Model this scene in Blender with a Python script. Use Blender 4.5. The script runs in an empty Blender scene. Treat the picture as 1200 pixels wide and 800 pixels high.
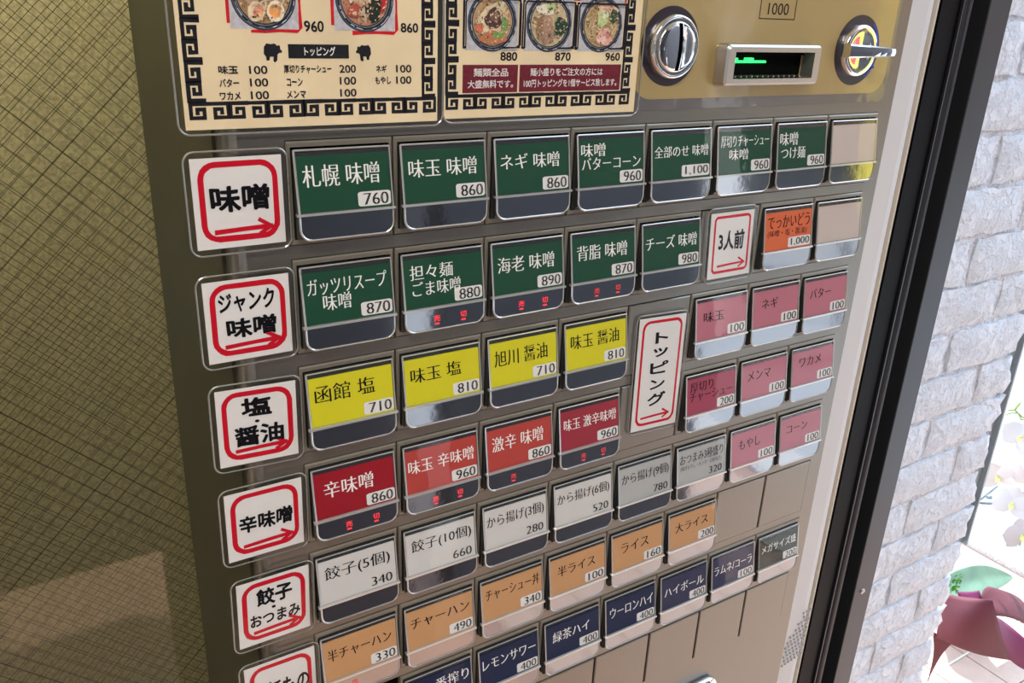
import bpy, math, random
from mathutils import Vector, Matrix
random.seed(7)
SC = bpy.context.scene
COL = SC.collection

# ------------------------------------------------------------------ camera
S = 0.055            # one button pitch in metres
RP = 1.0493          # row pitch / column pitch
Z0 = 1.6 - 1.1786 * S  # height of the top of the first button row
cam = bpy.data.objects.new('camera', bpy.data.cameras.new('camera'))
COL.objects.link(cam)
r1 = (0.84801139, -0.52852718, 0.03918793)
up = (0.16607995, 0.33523317, 0.92738135)
bk = (-0.50328335, -0.77992162, 0.37205932)
M = Matrix(((r1[0], up[0], bk[0], -2.27238 * S), (r1[1], up[1], bk[1], -7.22639 * S), (r1[2], up[2], bk[2], 1.6), (0, 0, 0, 1)))
cam.matrix_world = M
cam.data.lens = 995.15 / 1200 * 36
cam.data.sensor_width = 36
cam.data.clip_start = 0.02
SC.camera = cam

# ------------------------------------------------------------------ world, sun, exposure
SC.view_settings.view_transform = 'Standard'
SC.view_settings.look = 'None'
SC.view_settings.gamma = 1
SC.view_settings.use_curve_mapping = False
SC.view_settings.exposure = 1.22
w = bpy.data.worlds.new('sky')
SC.world = w
w.use_nodes = True
nt = w.node_tree
nt.nodes.clear()
wo = nt.nodes.new('ShaderNodeOutputWorld')
bg = nt.nodes.new('ShaderNodeBackground')
tc = nt.nodes.new('ShaderNodeTexCoord')
sp = nt.nodes.new('ShaderNodeSeparateXYZ')
rp = nt.nodes.new('ShaderNodeValToRGB')
nt.links.new(tc.outputs['Generated'], sp.inputs[0])
nt.links.new(sp.outputs['Z'], rp.inputs[0])
nt.links.new(rp.outputs[0], bg.inputs[0])
nt.links.new(bg.outputs[0], wo.inputs[0])
rp.color_ramp.elements[0].position = 0.0
rp.color_ramp.elements[0].color = (0.93, 0.96, 1.0, 1)
rp.color_ramp.elements[1].position = 0.8
rp.color_ramp.elements[1].color = (0.50, 0.72, 1.0, 1)
bg.inputs[1].default_value = 1.9
sun = bpy.data.objects.new('sun', bpy.data.lights.new('sun', 'SUN'))
COL.objects.link(sun)
sun.data.energy = 3.3
sun.data.angle = math.radians(0.6)
sun.data.color = (1.0, 0.95, 0.87)
sd = Vector((.75, 1.0, 1.7)).normalized()     # towards the sun
sun.rotation_euler = sd.to_track_quat('Z', 'Y').to_euler()

# ------------------------------------------------------------------ materials
MATS = {}
def mat(name, color=(.5, .5, .5), rough=.5, metal=0., coat=0., coat_rough=.05, emit=None, emit_s=0., spec=.5,
        noise=None, bump=None, attr=False, vary=None):
    """noise=(scale, amount) colour mottling; bump=(scale, strength, distance)"""
    m = bpy.data.materials.new(name)
    m.use_nodes = True
    n = m.node_tree
    p = n.nodes['Principled BSDF']
    p.inputs['Base Color'].default_value = (*color, 1)
    p.inputs['Roughness'].default_value = rough
    p.inputs['Metallic'].default_value = metal
    p.inputs['Coat Weight'].default_value = coat
    p.inputs['Coat Roughness'].default_value = coat_rough
    p.inputs['Specular IOR Level'].default_value = spec
    if emit:
        p.inputs['Emission Color'].default_value = (*emit, 1)
        p.inputs['Emission Strength'].default_value = emit_s
    src = None
    t = n.nodes.new('ShaderNodeTexCoord')
    if attr:
        a = n.nodes.new('ShaderNodeVertexColor')
        a.layer_name = 'Col'
        src = a.outputs[0]
    if noise:
        nz = n.nodes.new('ShaderNodeTexNoise')
        nz.inputs['Scale'].default_value = noise[0]
        nz.inputs['Detail'].default_value = 5
        n.links.new(t.outputs['Object'], nz.inputs['Vector'])
        mr = n.nodes.new('ShaderNodeMapRange')
        mr.inputs['From Min'].default_value = .3
        mr.inputs['From Max'].default_value = .7
        mr.inputs['To Min'].default_value = 1 - noise[1]
        mr.inputs['To Max'].default_value = 1 + noise[1] * .4
        n.links.new(nz.outputs[0], mr.inputs['Value'])
        mx = n.nodes.new('ShaderNodeMix')
        mx.data_type = 'RGBA'
        mx.blend_type = 'MULTIPLY'
        mx.inputs[0].default_value = 1
        if src:
            n.links.new(src, mx.inputs[6])
        else:
            mx.inputs[6].default_value = (*color, 1)
        n.links.new(mr.outputs[0], mx.inputs[7])
        src = mx.outputs[2]
    if src:
        n.links.new(src, p.inputs['Base Color'])
    if bump:
        nb = n.nodes.new('ShaderNodeTexNoise')
        nb.inputs['Scale'].default_value = bump[0]
        nb.inputs['Detail'].default_value = 3
        n.links.new(t.outputs['Object'], nb.inputs['Vector'])
        b = n.nodes.new('ShaderNodeBump')
        b.inputs['Strength'].default_value = bump[1]
        b.inputs['Distance'].default_value = bump[2]
        n.links.new(nb.outputs[0], b.inputs['Height'])
        n.links.new(b.outputs[0], p.inputs['Normal'])
        if coat:
            n.links.new(b.outputs[0], p.inputs['Coat Normal'])
    MATS[name] = m
    return m

def clear(name, tint=(1, 1, 1), ior=1.45, rough=.02, boost=1.0, bump=None, base=0.0):
    """thin clear plastic or glass: sees through, reflects by Fresnel"""
    m = bpy.data.materials.new(name)
    m.use_nodes = True
    n = m.node_tree
    n.nodes.clear()
    o = n.nodes.new('ShaderNodeOutputMaterial')
    tr = n.nodes.new('ShaderNodeBsdfTransparent')
    tr.inputs[0].default_value = (*tint, 1)
    gl = n.nodes.new('ShaderNodeBsdfGlossy')
    gl.inputs['Roughness'].default_value = rough
    fr = n.nodes.new('ShaderNodeLayerWeight')       # facing = 1 - |cos|, the same from both sides
    fr.inputs[0].default_value = .5
    pw = n.nodes.new('ShaderNodeMath'); pw.operation = 'POWER'; pw.inputs[1].default_value = 5
    sk = n.nodes.new('ShaderNodeMath'); sk.operation = 'MULTIPLY_ADD'; f0 = ((ior - 1) / (ior + 1)) ** 2
    sk.inputs[1].default_value = 1 - f0; sk.inputs[2].default_value = f0
    n.links.new(fr.outputs['Facing'], pw.inputs[0]); n.links.new(pw.outputs[0], sk.inputs[0])
    ma = n.nodes.new('ShaderNodeMath')
    ma.operation = 'MULTIPLY_ADD'
    ma.use_clamp = True
    ma.inputs[1].default_value = boost
    ma.inputs[2].default_value = base
    mx = n.nodes.new('ShaderNodeMixShader')
    n.links.new(sk.outputs[0], ma.inputs[0])
    n.links.new(ma.outputs[0], mx.inputs[0])
    n.links.new(tr.outputs[0], mx.inputs[1])
    n.links.new(gl.outputs[0], mx.inputs[2])
    n.links.new(mx.outputs[0], o.inputs[0])
    if bump:
        t = n.nodes.new('ShaderNodeTexCoord')
        nb = n.nodes.new('ShaderNodeTexNoise')
        nb.inputs['Scale'].default_value = bump[0]
        b = n.nodes.new('ShaderNodeBump')
        b.inputs['Strength'].default_value = bump[1]
        b.inputs['Distance'].default_value = bump[2]
        n.links.new(t.outputs['Object'], nb.inputs['Vector'])
        n.links.new(nb.outputs[0], b.inputs['Height'])
        n.links.new(b.outputs[0], gl.inputs['Normal'])
        n.links.new(b.outputs[0], fr.inputs['Normal'])
    MATS[name] = m
    return m

panel_m = mat('champagne_grey_metal', (.225, .212, .185), .33, .75, noise=(900, .06), bump=(1400, .06, .0004))
side_m = mat('grey_side_green_shade', (.072, .070, .038), .45, .35, noise=(3, .15))  # grey paint; greenish reflected light and shade are put into the colour
plate_m = mat('taupe_plastic', (.22, .20, .16), .36, .35, coat=.3, coat_rough=.2)
black_m = mat('black_gap', (.004, .004, .004), .8, spec=.03)
body_m = mat('smoked_plastic', (.03, .03, .032), .25, coat=.6)
lip_m = mat('dark_mirror_plastic', (.30, .31, .33), .06, 1.0, bump=(60, .02, .003))
rim_m = mat('clear_edge_glint', (.52, .52, .50), .15, .4, coat=1.)  # opaque pale grey paints the light that clear edges catch
cover_m = clear('clear_cover', (1, 1, 1), 1.45, .015, 1.1, bump=(35, .05, .004))
film_m = clear('laminate_film', (.95, .95, .95), 1.42, .03, .8, bump=(14, .12, .004))
filmedge_m = mat('laminate_border', (.30, .30, .27), .2, .3, coat=.6)
pane_m = clear('clear_pane', (.96, .98, .95), 1.45, .01, 1.3)
white_txt = mat('white_ink', (.86, .86, .82), .5, spec=.08)
black_txt = mat('black_ink', (.006, .006, .008), .5, spec=.08)
grey_txt = mat('grey_ink', (.10, .09, .09), .5)
red_ink = mat('red_marker', (.60, .008, .025), .5, spec=.08)
led_m = mat('red_led', (.5, .02, .03), .5, emit=(1, .04, .06), emit_s=.5)
led2_m = mat('dim_red_led', (.35, .03, .03), .5, emit=(1, .05, .06), emit_s=.3)
green_led = mat('green_led', (.0, .3, .05), .5, emit=(.02, 1, .12), emit_s=1.3)
chrome_m = mat('chrome', (.86, .86, .87), .05, 1.0)
satin_m = mat('satin_steel', (.52, .49, .45), .32, .9, noise=(700, .05))
lab = {
    'green': mat('green_label', (0.0099, 0.0633, 0.0319), .5, spec=.2),
    'yellow': mat('yellow_label', (0.6400, 0.5920, 0.0160), .5, spec=.2),
    'red': mat('deep_red_label', (0.3100, 0.0074, 0.0174), .5, spec=.2),
    'coral': mat('coral_label', (0.4464, 0.0558, 0.0434), .5, spec=.2),
    'crimson': mat('crimson_label', (0.3224, 0.0279, 0.0434), .5, spec=.2),
    'pink': mat('pink_label', (0.4752, 0.1584, 0.2016), .5, spec=.2),
    'white': mat('white_label', (0.6192, 0.6020, 0.5762), .5, spec=.2),
    'grey': mat('pale_grey_label', (0.4400, 0.4400, 0.4240), .5, spec=.2),
    'tan': mat('tan_label', (0.5616, 0.3024, 0.1368), .5, spec=.2),
    'navy': mat('navy_label', (0.0090, 0.0175, 0.0575), .5, spec=.2),
    'violet': mat('violet_label', (0.0275, 0.0300, 0.0750), .5, spec=.2),
    'orange': mat('orange_label', (0.6560, 0.1360, 0.0480), .5, spec=.2),
    'beige': mat('blank_beige_label', (0.5580, 0.4680, 0.4140), .55),
    'dark': mat('dark_green_label', (0.0210, 0.0315, 0.0175), .5, spec=.2),
}
tag_m = mat('white_price_tag', (.74, .73, .70), .5)
paper_w = mat('white_paper', (.80, .79, .77), .7, spec=.1)
poster_m = mat('parchment_paper', (.92, .77, .50), .7, spec=.1, noise=(22, .13))
print_m = mat('printed_ink', rough=.6, attr=True, spec=.08, noise=(420, .22))
gold_m = mat('gold_yellow_sticker', (.42, .31, .12), .38, .25, coat=.8, coat_rough=.1, noise=(9, .08), bump=(16, .25, .003))
sheet_m = mat('film_border_reflection', (.17, .16, .15), .3, .5, coat=.9, coat_rough=.08, bump=(22, .35, .003))  # clear film border, its grey reflections painted into the colour
ring_m = mat('dark_purple_ring', (.014, .008, .016), .4, coat=.25, coat_rough=.1)
wallw_m = mat('white_vinyl_wall', (.62, .61, .59), .55, bump=(900, .15, .0006))
frame_m = mat('black_aluminium', (.0022, .0025, .0035), .5, spec=.08)
framef_m = mat('dark_grey_aluminium', (.045, .048, .055), .42, .5)
brick_m = mat('white_painted_brick', (.80, .86, .93), .6, noise=(40, .08))  # paint is white; the sky's blue cast is put into its colour
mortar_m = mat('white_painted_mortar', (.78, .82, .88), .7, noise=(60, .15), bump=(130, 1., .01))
strip_m = mat('grey_metal_strip', (.34, .38, .40), .45, .3)
tile_m = mat('pinkish_floor_tile', (.56, .40, .32), .5, noise=(30, .08))
grout_m = mat('tile_grout', (.40, .25, .20), .8)
groutw_m = mat('pale_grout', (.70, .68, .62), .8)
stone_m = mat('speckled_kerb_stone', (.60, .58, .55), .6, noise=(160, .35))
infloor_m = mat('shop_floor', (.52, .31, .22), .5, noise=(8, .1))
ceil_m = mat('ceiling_board', (.62, .60, .56), .8)
darkwall_m = mat('added_wall_dark', (.02, .022, .03), .45)
petal_m = mat('white_petal', (.58, .55, .56), .6)
lipflower_m = mat('yellow_green_flower_heart', (.70, .72, .20), .6)
leaf_m = mat('green_leaf', (.13, .23, .15), .5, noise=(25, .2))
moss_m = mat('bright_green_moss', (.06, .30, .02), .7)
stem_m = mat('green_stem', (.22, .34, .08), .5)
wrap_m = mat('maroon_wrapping_paper', (.11, .015, .026), .65, bump=(300, .3, .001))
wrapi_m = mat('magenta_wrapping_paper', (.16, .012, .07), .6)
pot_m = mat('white_glazed_pot', (.75, .75, .73), .3)
wire_m = mat('dark_wire', (.035, .032, .018), .5, .5)

def chipped(m, sc, dist):
    """paint-filled chips and pits: cut-off noise as relief"""
    n = m.node_tree; p = n.nodes['Principled BSDF']
    t = n.nodes.new('ShaderNodeTexCoord'); g = n.nodes.new('ShaderNodeNewGeometry')
    a = n.nodes.new('ShaderNodeTexNoise'); a.inputs['Scale'].default_value = sc; a.inputs['Detail'].default_value = 7; a.inputs['Roughness'].default_value = .62
    c = n.nodes.new('ShaderNodeValToRGB'); c.color_ramp.elements[0].position = .40; c.color_ramp.elements[1].position = .56
    f = n.nodes.new('ShaderNodeTexNoise'); f.inputs['Scale'].default_value = sc * 5; f.inputs['Detail'].default_value = 4
    ad = n.nodes.new('ShaderNodeMath'); ad.operation = 'MULTIPLY_ADD'; ad.inputs[1].default_value = .35
    b = n.nodes.new('ShaderNodeBump'); b.inputs['Strength'].default_value = 1; b.inputs['Distance'].default_value = dist
    for q in (a, f): n.links.new(g.outputs['Position'], q.inputs['Vector'])
    n.links.new(a.outputs[0], c.inputs[0]); n.links.new(f.outputs[0], ad.inputs[0]); n.links.new(c.outputs[0], ad.inputs[2])
    n.links.new(ad.outputs[0], b.inputs['Height']); n.links.new(b.outputs[0], p.inputs['Normal'])
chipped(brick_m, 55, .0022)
# figured (rough) glass: lets light through, scattered
m = bpy.data.materials.new('figured_glass'); m.use_nodes = True; n = m.node_tree; n.nodes.clear()
o_ = n.nodes.new('ShaderNodeOutputMaterial'); tl = n.nodes.new('ShaderNodeBsdfTranslucent'); df = n.nodes.new('ShaderNodeBsdfDiffuse')
tl.inputs[0].default_value = (.90, .84, .64, 1); df.inputs[0].default_value = (.17, .16, .11, 1)
gl = n.nodes.new('ShaderNodeBsdfGlossy'); gl.inputs['Roughness'].default_value = .3
m1 = n.nodes.new('ShaderNodeMixShader'); m1.inputs[0].default_value = .12
m2 = n.nodes.new('ShaderNodeMixShader'); m2.inputs[0].default_value = .07
t_ = n.nodes.new('ShaderNodeTexCoord'); vz = n.nodes.new('ShaderNodeTexNoise'); vz.inputs['Scale'].default_value = 480; vz.inputs['Detail'].default_value = 2
bp = n.nodes.new('ShaderNodeBump'); bp.inputs['Strength'].default_value = 1.; bp.inputs['Distance'].default_value = .006
n.links.new(t_.outputs['Object'], vz.inputs['Vector']); n.links.new(vz.outputs[0], bp.inputs['Height'])
mr = n.nodes.new('ShaderNodeMapRange'); mr.inputs['From Min'].default_value = .35; mr.inputs['From Max'].default_value = .65; mr.inputs['To Min'].default_value = .74; mr.inputs['To Max'].default_value = 1.08  # tint mottling paints the light and shade of the relief
cm = n.nodes.new('ShaderNodeMix'); cm.data_type = 'RGBA'; cm.blend_type = 'MULTIPLY'; cm.inputs[0].default_value = 1; cm.inputs[6].default_value = (.90, .84, .66, 1)
n.links.new(vz.outputs[0], mr.inputs['Value']); n.links.new(mr.outputs[0], cm.inputs[7]); n.links.new(cm.outputs[2], tl.inputs[0])
for s_ in (tl, df, gl): n.links.new(bp.outputs[0], s_.inputs['Normal'])
n.links.new(tl.outputs[0], m1.inputs[1]); n.links.new(df.outputs[0], m1.inputs[2])
n.links.new(m1.outputs[0], m2.inputs[1]); n.links.new(gl.outputs[0], m2.inputs[2]); n.links.new(m2.outputs[0], o_.inputs[0])
figured_m = m

# ------------------------------------------------------------------ mesh helpers
class MB:
    def __init__(s): s.v = []; s.f = []; s.c = []; s.mi = []; s.cur = 0; s.col = (1, 1, 1)
    def face(s, pts):
        i = len(s.v); s.v += [tuple(p) for p in pts]; s.f.append(tuple(range(i, i + len(pts)))); s.c.append(s.col); s.mi.append(s.cur)
    def grid(s, rows):
        i = len(s.v); k = len(rows[0])
        for r in rows: s.v += [tuple(p) for p in r]
        for a in range(len(rows) - 1):
            for b in range(k - 1):
                s.f.append((i + a*k + b, i + a*k + b + 1, i + (a+1)*k + b + 1, i + (a+1)*k + b)); s.c.append(s.col); s.mi.append(s.cur)
    def box(s, x0, x1, y0, y1, z0, z1):
        i = len(s.v)
        s.v += [(x, y, z) for x in (x0, x1) for y in (y0, y1) for z in (z0, z1)]
        for q in ((0,1,3,2), (4,6,7,5), (0,4,5,1), (2,3,7,6), (0,2,6,4), (1,5,7,3)):
            s.f.append(tuple(i + t for t in q)); s.c.append(s.col); s.mi.append(s.cur)
    def bevbox(s, x0, x1, y0, y1, z0, z1, b):
        """box whose front (y0) edges are chamfered by b"""
        s.grid([[(x0, y1, z0), (x0, y0 + b, z0)], [(x0, y1, z1), (x0, y0 + b, z1)], [(x1, y1, z1), (x1, y0 + b, z1)], [(x1, y1, z0), (x1, y0 + b, z0)], [(x0, y1, z0), (x0, y0 + b, z0)]])
        s.grid([[(x0, y0 + b, z0), (x0 + b, y0, z0 + b)], [(x0, y0 + b, z1), (x0 + b, y0, z1 - b)], [(x1, y0 + b, z1), (x1 - b, y0, z1 - b)], [(x1, y0 + b, z0), (x1 - b, y0, z0 + b)], [(x0, y0 + b, z0), (x0 + b, y0, z0 + b)]])
        s.face([(x0 + b, y0, z0 + b), (x1 - b, y0, z0 + b), (x1 - b, y0, z1 - b), (x0 + b, y0, z1 - b)])
    def tube(s, pts, r, k=6, closed=False, caps=True):
        pts = [Vector(p) for p in pts]; n = len(pts); rings = []
        u0 = None
        for i, p in enumerate(pts):
            a = pts[(i-1) % n] if (closed or i > 0) else p
            b = pts[(i+1) % n] if (closed or i < n-1) else p
            t = (b - a).normalized()
            if u0 is None:
                u0 = t.cross(Vector((0, 0, 1)) if abs(t.z) < .9 else Vector((1, 0, 0))).normalized()
            u0 = (u0 - t * u0.dot(t)).normalized(); w_ = t.cross(u0)
            rr = r[i] if isinstance(r, (list, tuple)) else r
            rings.append([p + (u0 * math.cos(2*math.pi*j/k) + w_ * math.sin(2*math.pi*j/k)) * rr for j in range(k + 1)])
        if closed: rings.append(rings[0])
        s.grid(rings)
        if caps and not closed:
            s.face(rings[0][:k]); s.face(rings[-1][:k][::-1])
    def lathe(s, cx, cz, prof, k=40, a0=0, a1=2*math.pi):
        """rings around the y axis through (cx, cz); prof = [(radius, y)]"""
        s.grid([[(cx + r*math.cos(a0 + (a1-a0)*j/k), y, cz + r*math.sin(a0 + (a1-a0)*j/k)) for j in range(k + 1)] for r, y in prof])
    def build(s, name, m, parent=None, loc=None, smooth=False, weld=True):
        me = bpy.data.meshes.new(name)
        me.from_pydata(s.v, [], s.f)
        for mm in (m if isinstance(m, (list, tuple)) else [m]): me.materials.append(mm)
        if isinstance(m, (list, tuple)): me.polygons.foreach_set('material_index', s.mi)
        if m is print_m:
            at = me.color_attributes.new('Col', 'FLOAT_COLOR', 'CORNER')
            k = 0
            for p, c in zip(me.polygons, s.c):
                for _ in range(p.loop_total): at.data[k].color = (*c, 1); k += 1
        if smooth: me.polygons.foreach_set('use_smooth', [True] * len(me.polygons))
        o = bpy.data.objects.new(name, me)
        COL.objects.link(o)
        if parent: o.parent = parent
        if loc: o.location = loc
        return o

def tag(o, label=None, cat=None, group=None, kind=None):
    if label: o['label'] = label
    if cat: o['category'] = cat
    if group: o['group'] = group
    if kind: o['kind'] = kind
    return o
def empty(name, loc=(0, 0, 0)):
    o = bpy.data.objects.new(name, None); o.location = loc; o.empty_display_size = .02; COL.objects.link(o); return o
def copyobj(o, parent=None, loc=None):
    c = o.copy(); COL.objects.link(c)
    if parent: c.parent = parent
    if loc is not None: c.location = loc
    return c

# text -------------------------------------------------------------
def text_polys(body, offset=0., serif=0., spacing=1.):
    cu = bpy.data.curves.new('t', 'FONT'); cu.body = body; cu.offset = min(offset, 0); cu.resolution_u = 3; cu.space_character = spacing
    ob = bpy.data.objects.new('t', cu); COL.objects.link(ob)
    dg = bpy.context.evaluated_depsgraph_get()
    me = bpy.data.meshes.new_from_object(ob.evaluated_get(dg))
    V = [v.co.xy[:] for v in me.vertices]; F = [tuple(p.vertices) for p in me.polygons]
    bpy.data.objects.remove(ob); bpy.data.curves.remove(cu); bpy.data.meshes.remove(me)
    if offset > .004:          # brush: copies shifted round a small circle make rounded fat strokes
        base, bf = V, F; V, F = [(x, y, 0) for x, y in base], list(bf)
        for q in range(8):
            k = len(V); a = q * math.pi / 4
            V += [(x + offset*math.cos(a), y + offset*math.sin(a), q + 1) for x, y in base]; F += [tuple(i + k for i in f) for f in bf]
    elif serif:                # thin level strokes, thick upright ones
        k = len(V); V = [(x - serif, y, 0) for x, y in V] + [(x + serif, y, 1) for x, y in V]
        F = F + [tuple(i + k for i in f) for f in F]
    else: V = [(x, y, 0) for x, y in V]
    return V, F
TC = {}
def fit_text(mb, body, x0, x1, y0, y1, fn, offset=0., serif=0., jitter=0.):
    """lays body into the box x0..x1, y0..y1 (y up); fn maps (x, y) to 3-D"""
    key = (body, offset, serif)
    if key not in TC: TC[key] = text_polys(body, offset, serif)
    V, F = TC[key]
    if not V: return
    ax = min(v[0] for v in V); bx = max(v[0] for v in V); ay = min(v[1] for v in V); by = max(v[1] for v in V)
    i = len(mb.v)
    for x, y, lv in V:
        xx = x0 + (x - ax) / (bx - ax) * (x1 - x0); yy = y0 + (y - ay) / (by - ay) * (y1 - y0)
        if jitter:
            yy += jitter * (y1 - y0) * math.sin(x * 5.1 + y * 2.3); xx += jitter * (y1 - y0) * .7 * math.sin(y * 6.3 + x * 1.7)
        q_ = fn(xx, yy); mb.v.append((q_[0], q_[1] - lv * 9e-6, q_[2]))
    for f in F: mb.f.append(tuple(i + t for t in f)); mb.c.append(mb.col); mb.mi.append(mb.cur)

# machine-plane coordinates: column, row, height above the panel (in pitches)
def P(c, r, h=0.): return (c * S, -h * S, Z0 - r * RP * S)

def ribbon(pts, wd, closed=False, wob=0.):
    """mitred thick line: two parallel lists of points"""
    n = len(pts); L = []; R = []
    ex = wd * .4; pts = list(pts)
    for i in range(n):
        a = pts[(i-1) % n] if (closed or i) else None; c = pts[(i+1) % n] if (closed or i < n-1) else None; p = pts[i]
        def un(u, v):
            d = math.hypot(v[0]-u[0], v[1]-u[1]) or 1e-9; return ((v[0]-u[0])/d, (v[1]-u[1])/d)
        t1 = un(a, p) if a else un(p, c); t2 = un(p, c) if c else t1
        q = p
        if a is None: q = (p[0] - t2[0]*ex, p[1] - t2[1]*ex)
        if c is None: q = (p[0] + t1[0]*ex, p[1] + t1[1]*ex)
        nx, ny = -(t1[1] + t2[1]), t1[0] + t2[0]; d = math.hypot(nx, ny) or 1; nx /= d; ny /= d
        cs = max(.5, nx * -t1[1] + ny * t1[0]); h_ = wd/2 * (1 + random.uniform(-wob, wob)) / cs
        L.append((q[0] + nx*h_, q[1] + ny*h_)); R.append((q[0] - nx*h_, q[1] - ny*h_))
    if closed: L.append(L[0]); R.append(R[0])
    return L, R
def stroke(mb, pts, wd, h, closed=False, wob=0.):
    """thick flat poly-line in column/row coordinates, on height h"""
    L, R = ribbon([(x, -y * RP) for x, y in pts], wd, closed, wob)
    mb.grid([[P(x, -y/RP, h) for x, y in R], [P(x, -y/RP, h) for x, y in L]])
def blob(mb, cx, cr, rx, ry, h, k=20, wob=0., a0=0., rot=0.):
    pts = []
    ph = random.random() * 6
    for j in range(k):
        a = 2*math.pi*j/k
        rr = 1 + wob * math.sin(3*a + ph) + wob * .6 * math.sin(7*a + ph*2)
        x, y = rx*rr*math.cos(a), ry*rr*math.sin(a)
        pts.append(P(cx + x*math.cos(rot) - y*math.sin(rot), cr + (x*math.sin(rot) + y*math.cos(rot))/RP, h))
    mb.face(pts)
def rrect(x0, x1, z0, z1, r, k=5, corners=(1, 1, 1, 1)):
    """rounded rectangle outline; corners = bottom-left, bottom-right, top-right, top-left"""
    out = []
    for (cx, cz, a), on in zip(((x0+r, z0+r, math.pi), (x1-r, z0+r, 1.5*math.pi), (x1-r, z1-r, 0), (x0+r, z1-r, .5*math.pi)), corners):
        if on:
            for j in range(k + 1): out.append((cx + r*math.cos(a + j*math.pi/2/k), cz + r*math.sin(a + j*math.pi/2/k)))
        else:
            out.append((cx + (r if math.cos(a + math.pi/4) > 0 else -r), cz + (r if math.sin(a + math.pi/4) > 0 else -r)))
    return out
def slab(mb, outline, y0, y1, bev=0.):
    """extrudes an (x, z) outline from front y0 to back y1"""
    k = len(outline)
    if bev:
        cx = sum(p[0] for p in outline)/k; cz = sum(p[1] for p in outline)/k
        ins = []
        for x, z in outline:
            ins.append((x - math.copysign(bev, x - cx), z - math.copysign(bev, z - cz)))
        mb.face([(x, y0, z) for x, z in ins])
        mb.grid([[(x, y0, z) for x, z in ins + ins[:1]], [(x, y0 + bev, z) for x, z in outline + outline[:1]], [(x, y1, z) for x, z in outline + outline[:1]]])
    else:
        mb.face([(x, y0, z) for x, z in outline])
        mb.grid([[(x, y0, z) for x, z in outline + outline[:1]], [(x, y1, z) for x, z in outline + outline[:1]]])
    mb.face([(x, y1, z) for x, z in outline[::-1]])

# ================================================================== THE SETTING
YW = 3.0 * S      # face of the white wall
YG = 3.42 * S     # face of the window glass
YB = 4.0 * S      # face of the brick wall
b = MB(); b.box(-3.0, .90, -3.0, .9, -.05, 0); tag(b.build('floor', infloor_m), kind='structure')
b = MB(); b.box(-3.0, .88, -2.2, 1.0, 2.6, 2.7); tag(b.build('ceiling', ceil_m), kind='structure')
# white wall to the right of the machine with a rounded corner
b = MB(); xr = 13.6 * S
prof = [(-.5*S, YW + .25), (-.5*S, YW), (xr - .45*S, YW)] + [(xr - .45*S + .45*S*math.sin(a), YW + .45*S - .45*S*math.cos(a)) for a in (.3, .6, .9, 1.2, 1.57)] + [(xr, YW + .25)]
# the part behind and beside the machine
prof = [(8.04*S, YW + .22), (8.04*S, YW)] + prof[2:]
b.grid([[(x, y, z) for x, y in prof] for z in (0, 2.6)])
wr = tag(b.build('wall_right', wallw_m, smooth=False), kind='structure')
b = MB()
def fx(c): return (-2.2724 + (c + 2.2724) * 1.415) * S
for j in range(11):
    for i in range(7):
        if i < 4 - j * .8: continue
        x = fx(8.30) + i * .0062 + (j % 2) * .003; z = .845 - j * .0075 + i * .001
        if x > fx(8.80): continue
        b.tube([(x, YW - .0008, z), (x + .0012, YW - .0008, z + .003)], .0013, 5)
tag(b.build('embossed_dots', mat('pale_grey_dots', (.42, .42, .43), .6), wr), kind='stuff')
b = MB(); b.box(xr - .001, xr + .002, YW + .006, YW + .06, 0, 2.6); tag(b.build('corner_bead', mat('tan_edge_bead', (.72, .66, .56), .5), wr))
b = MB(); b.box(.6*S, 8.03*S, YG + .001, YG + .05, 0, 2.6); tag(b.build('wall_back', wallw_m), kind='structure')

# black aluminium door frame: cross-section pulled up from floor to ceiling
fr = empty('door_1'); tag(fr, kind='structure')
def fx(c): return (-2.2724 + (c + 2.2724) * 1.415) * S
def ext(name, pts, m_, par):
    b = MB(); b.grid([[(x, y, z) for x, y in pts] for z in (0, 2.6)]); return b.build(name, m_, par)
x1, x2, x3, x4, x5, x6 = fx(8.99), fx(9.42), fx(9.63), fx(9.79), fx(10.03), fx(10.56)
ext('frame_channel', [(x1, YW + .05), (x1, YW + .004), (x2, YW + .004), (x2, YW + .05)], frame_m, fr)
ext('frame_lip', [(x2, YW + .01), (x2, YW + .001), (x2 + .0022, YW + .001), (x2 + .0022, YW + .05)], framef_m, fr)
ext('frame_back', [(x1, YW + .045), (x6, YW + .045)], frame_m, fr)
rad = (x4 - x3) / 2
ext('frame_bead', [(x3, YW + .045)] + [(x3 + rad - rad*math.cos(a), YW + .012 - rad*math.sin(a)) for a in [i*math.pi/8 for i in range(9)]] + [(x4, YW + .045)], framef_m, fr)
ext('frame_face', [(x5, YW + .045), (x5, YW + .001), (x5 + .001, YW), (x6 - .001, YW), (x6, YW + .001), (x6, YW + .035)], framef_m, fr)
b = MB(); sx, sz = .845, 1.6 - .5545 * 0 - .0
# screw on the frame face
scx = fx(10.27); scz = 1.6 - (1.1786 + 8.216 * RP) * 1.415 * S
b.lathe(scx, scz, [(0.0001, YW - .0016), (.0022, YW - .0018), (.0042, YW - .001), (.0046, YW + .0005)], 16)
b.box(scx - .003, scx + .003, YW - .0024, YW - .001, scz - .0005, scz + .0005)
tag(b.build('screw', satin_m, fr, smooth=False), label='small steel screw in the frame face')

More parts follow.
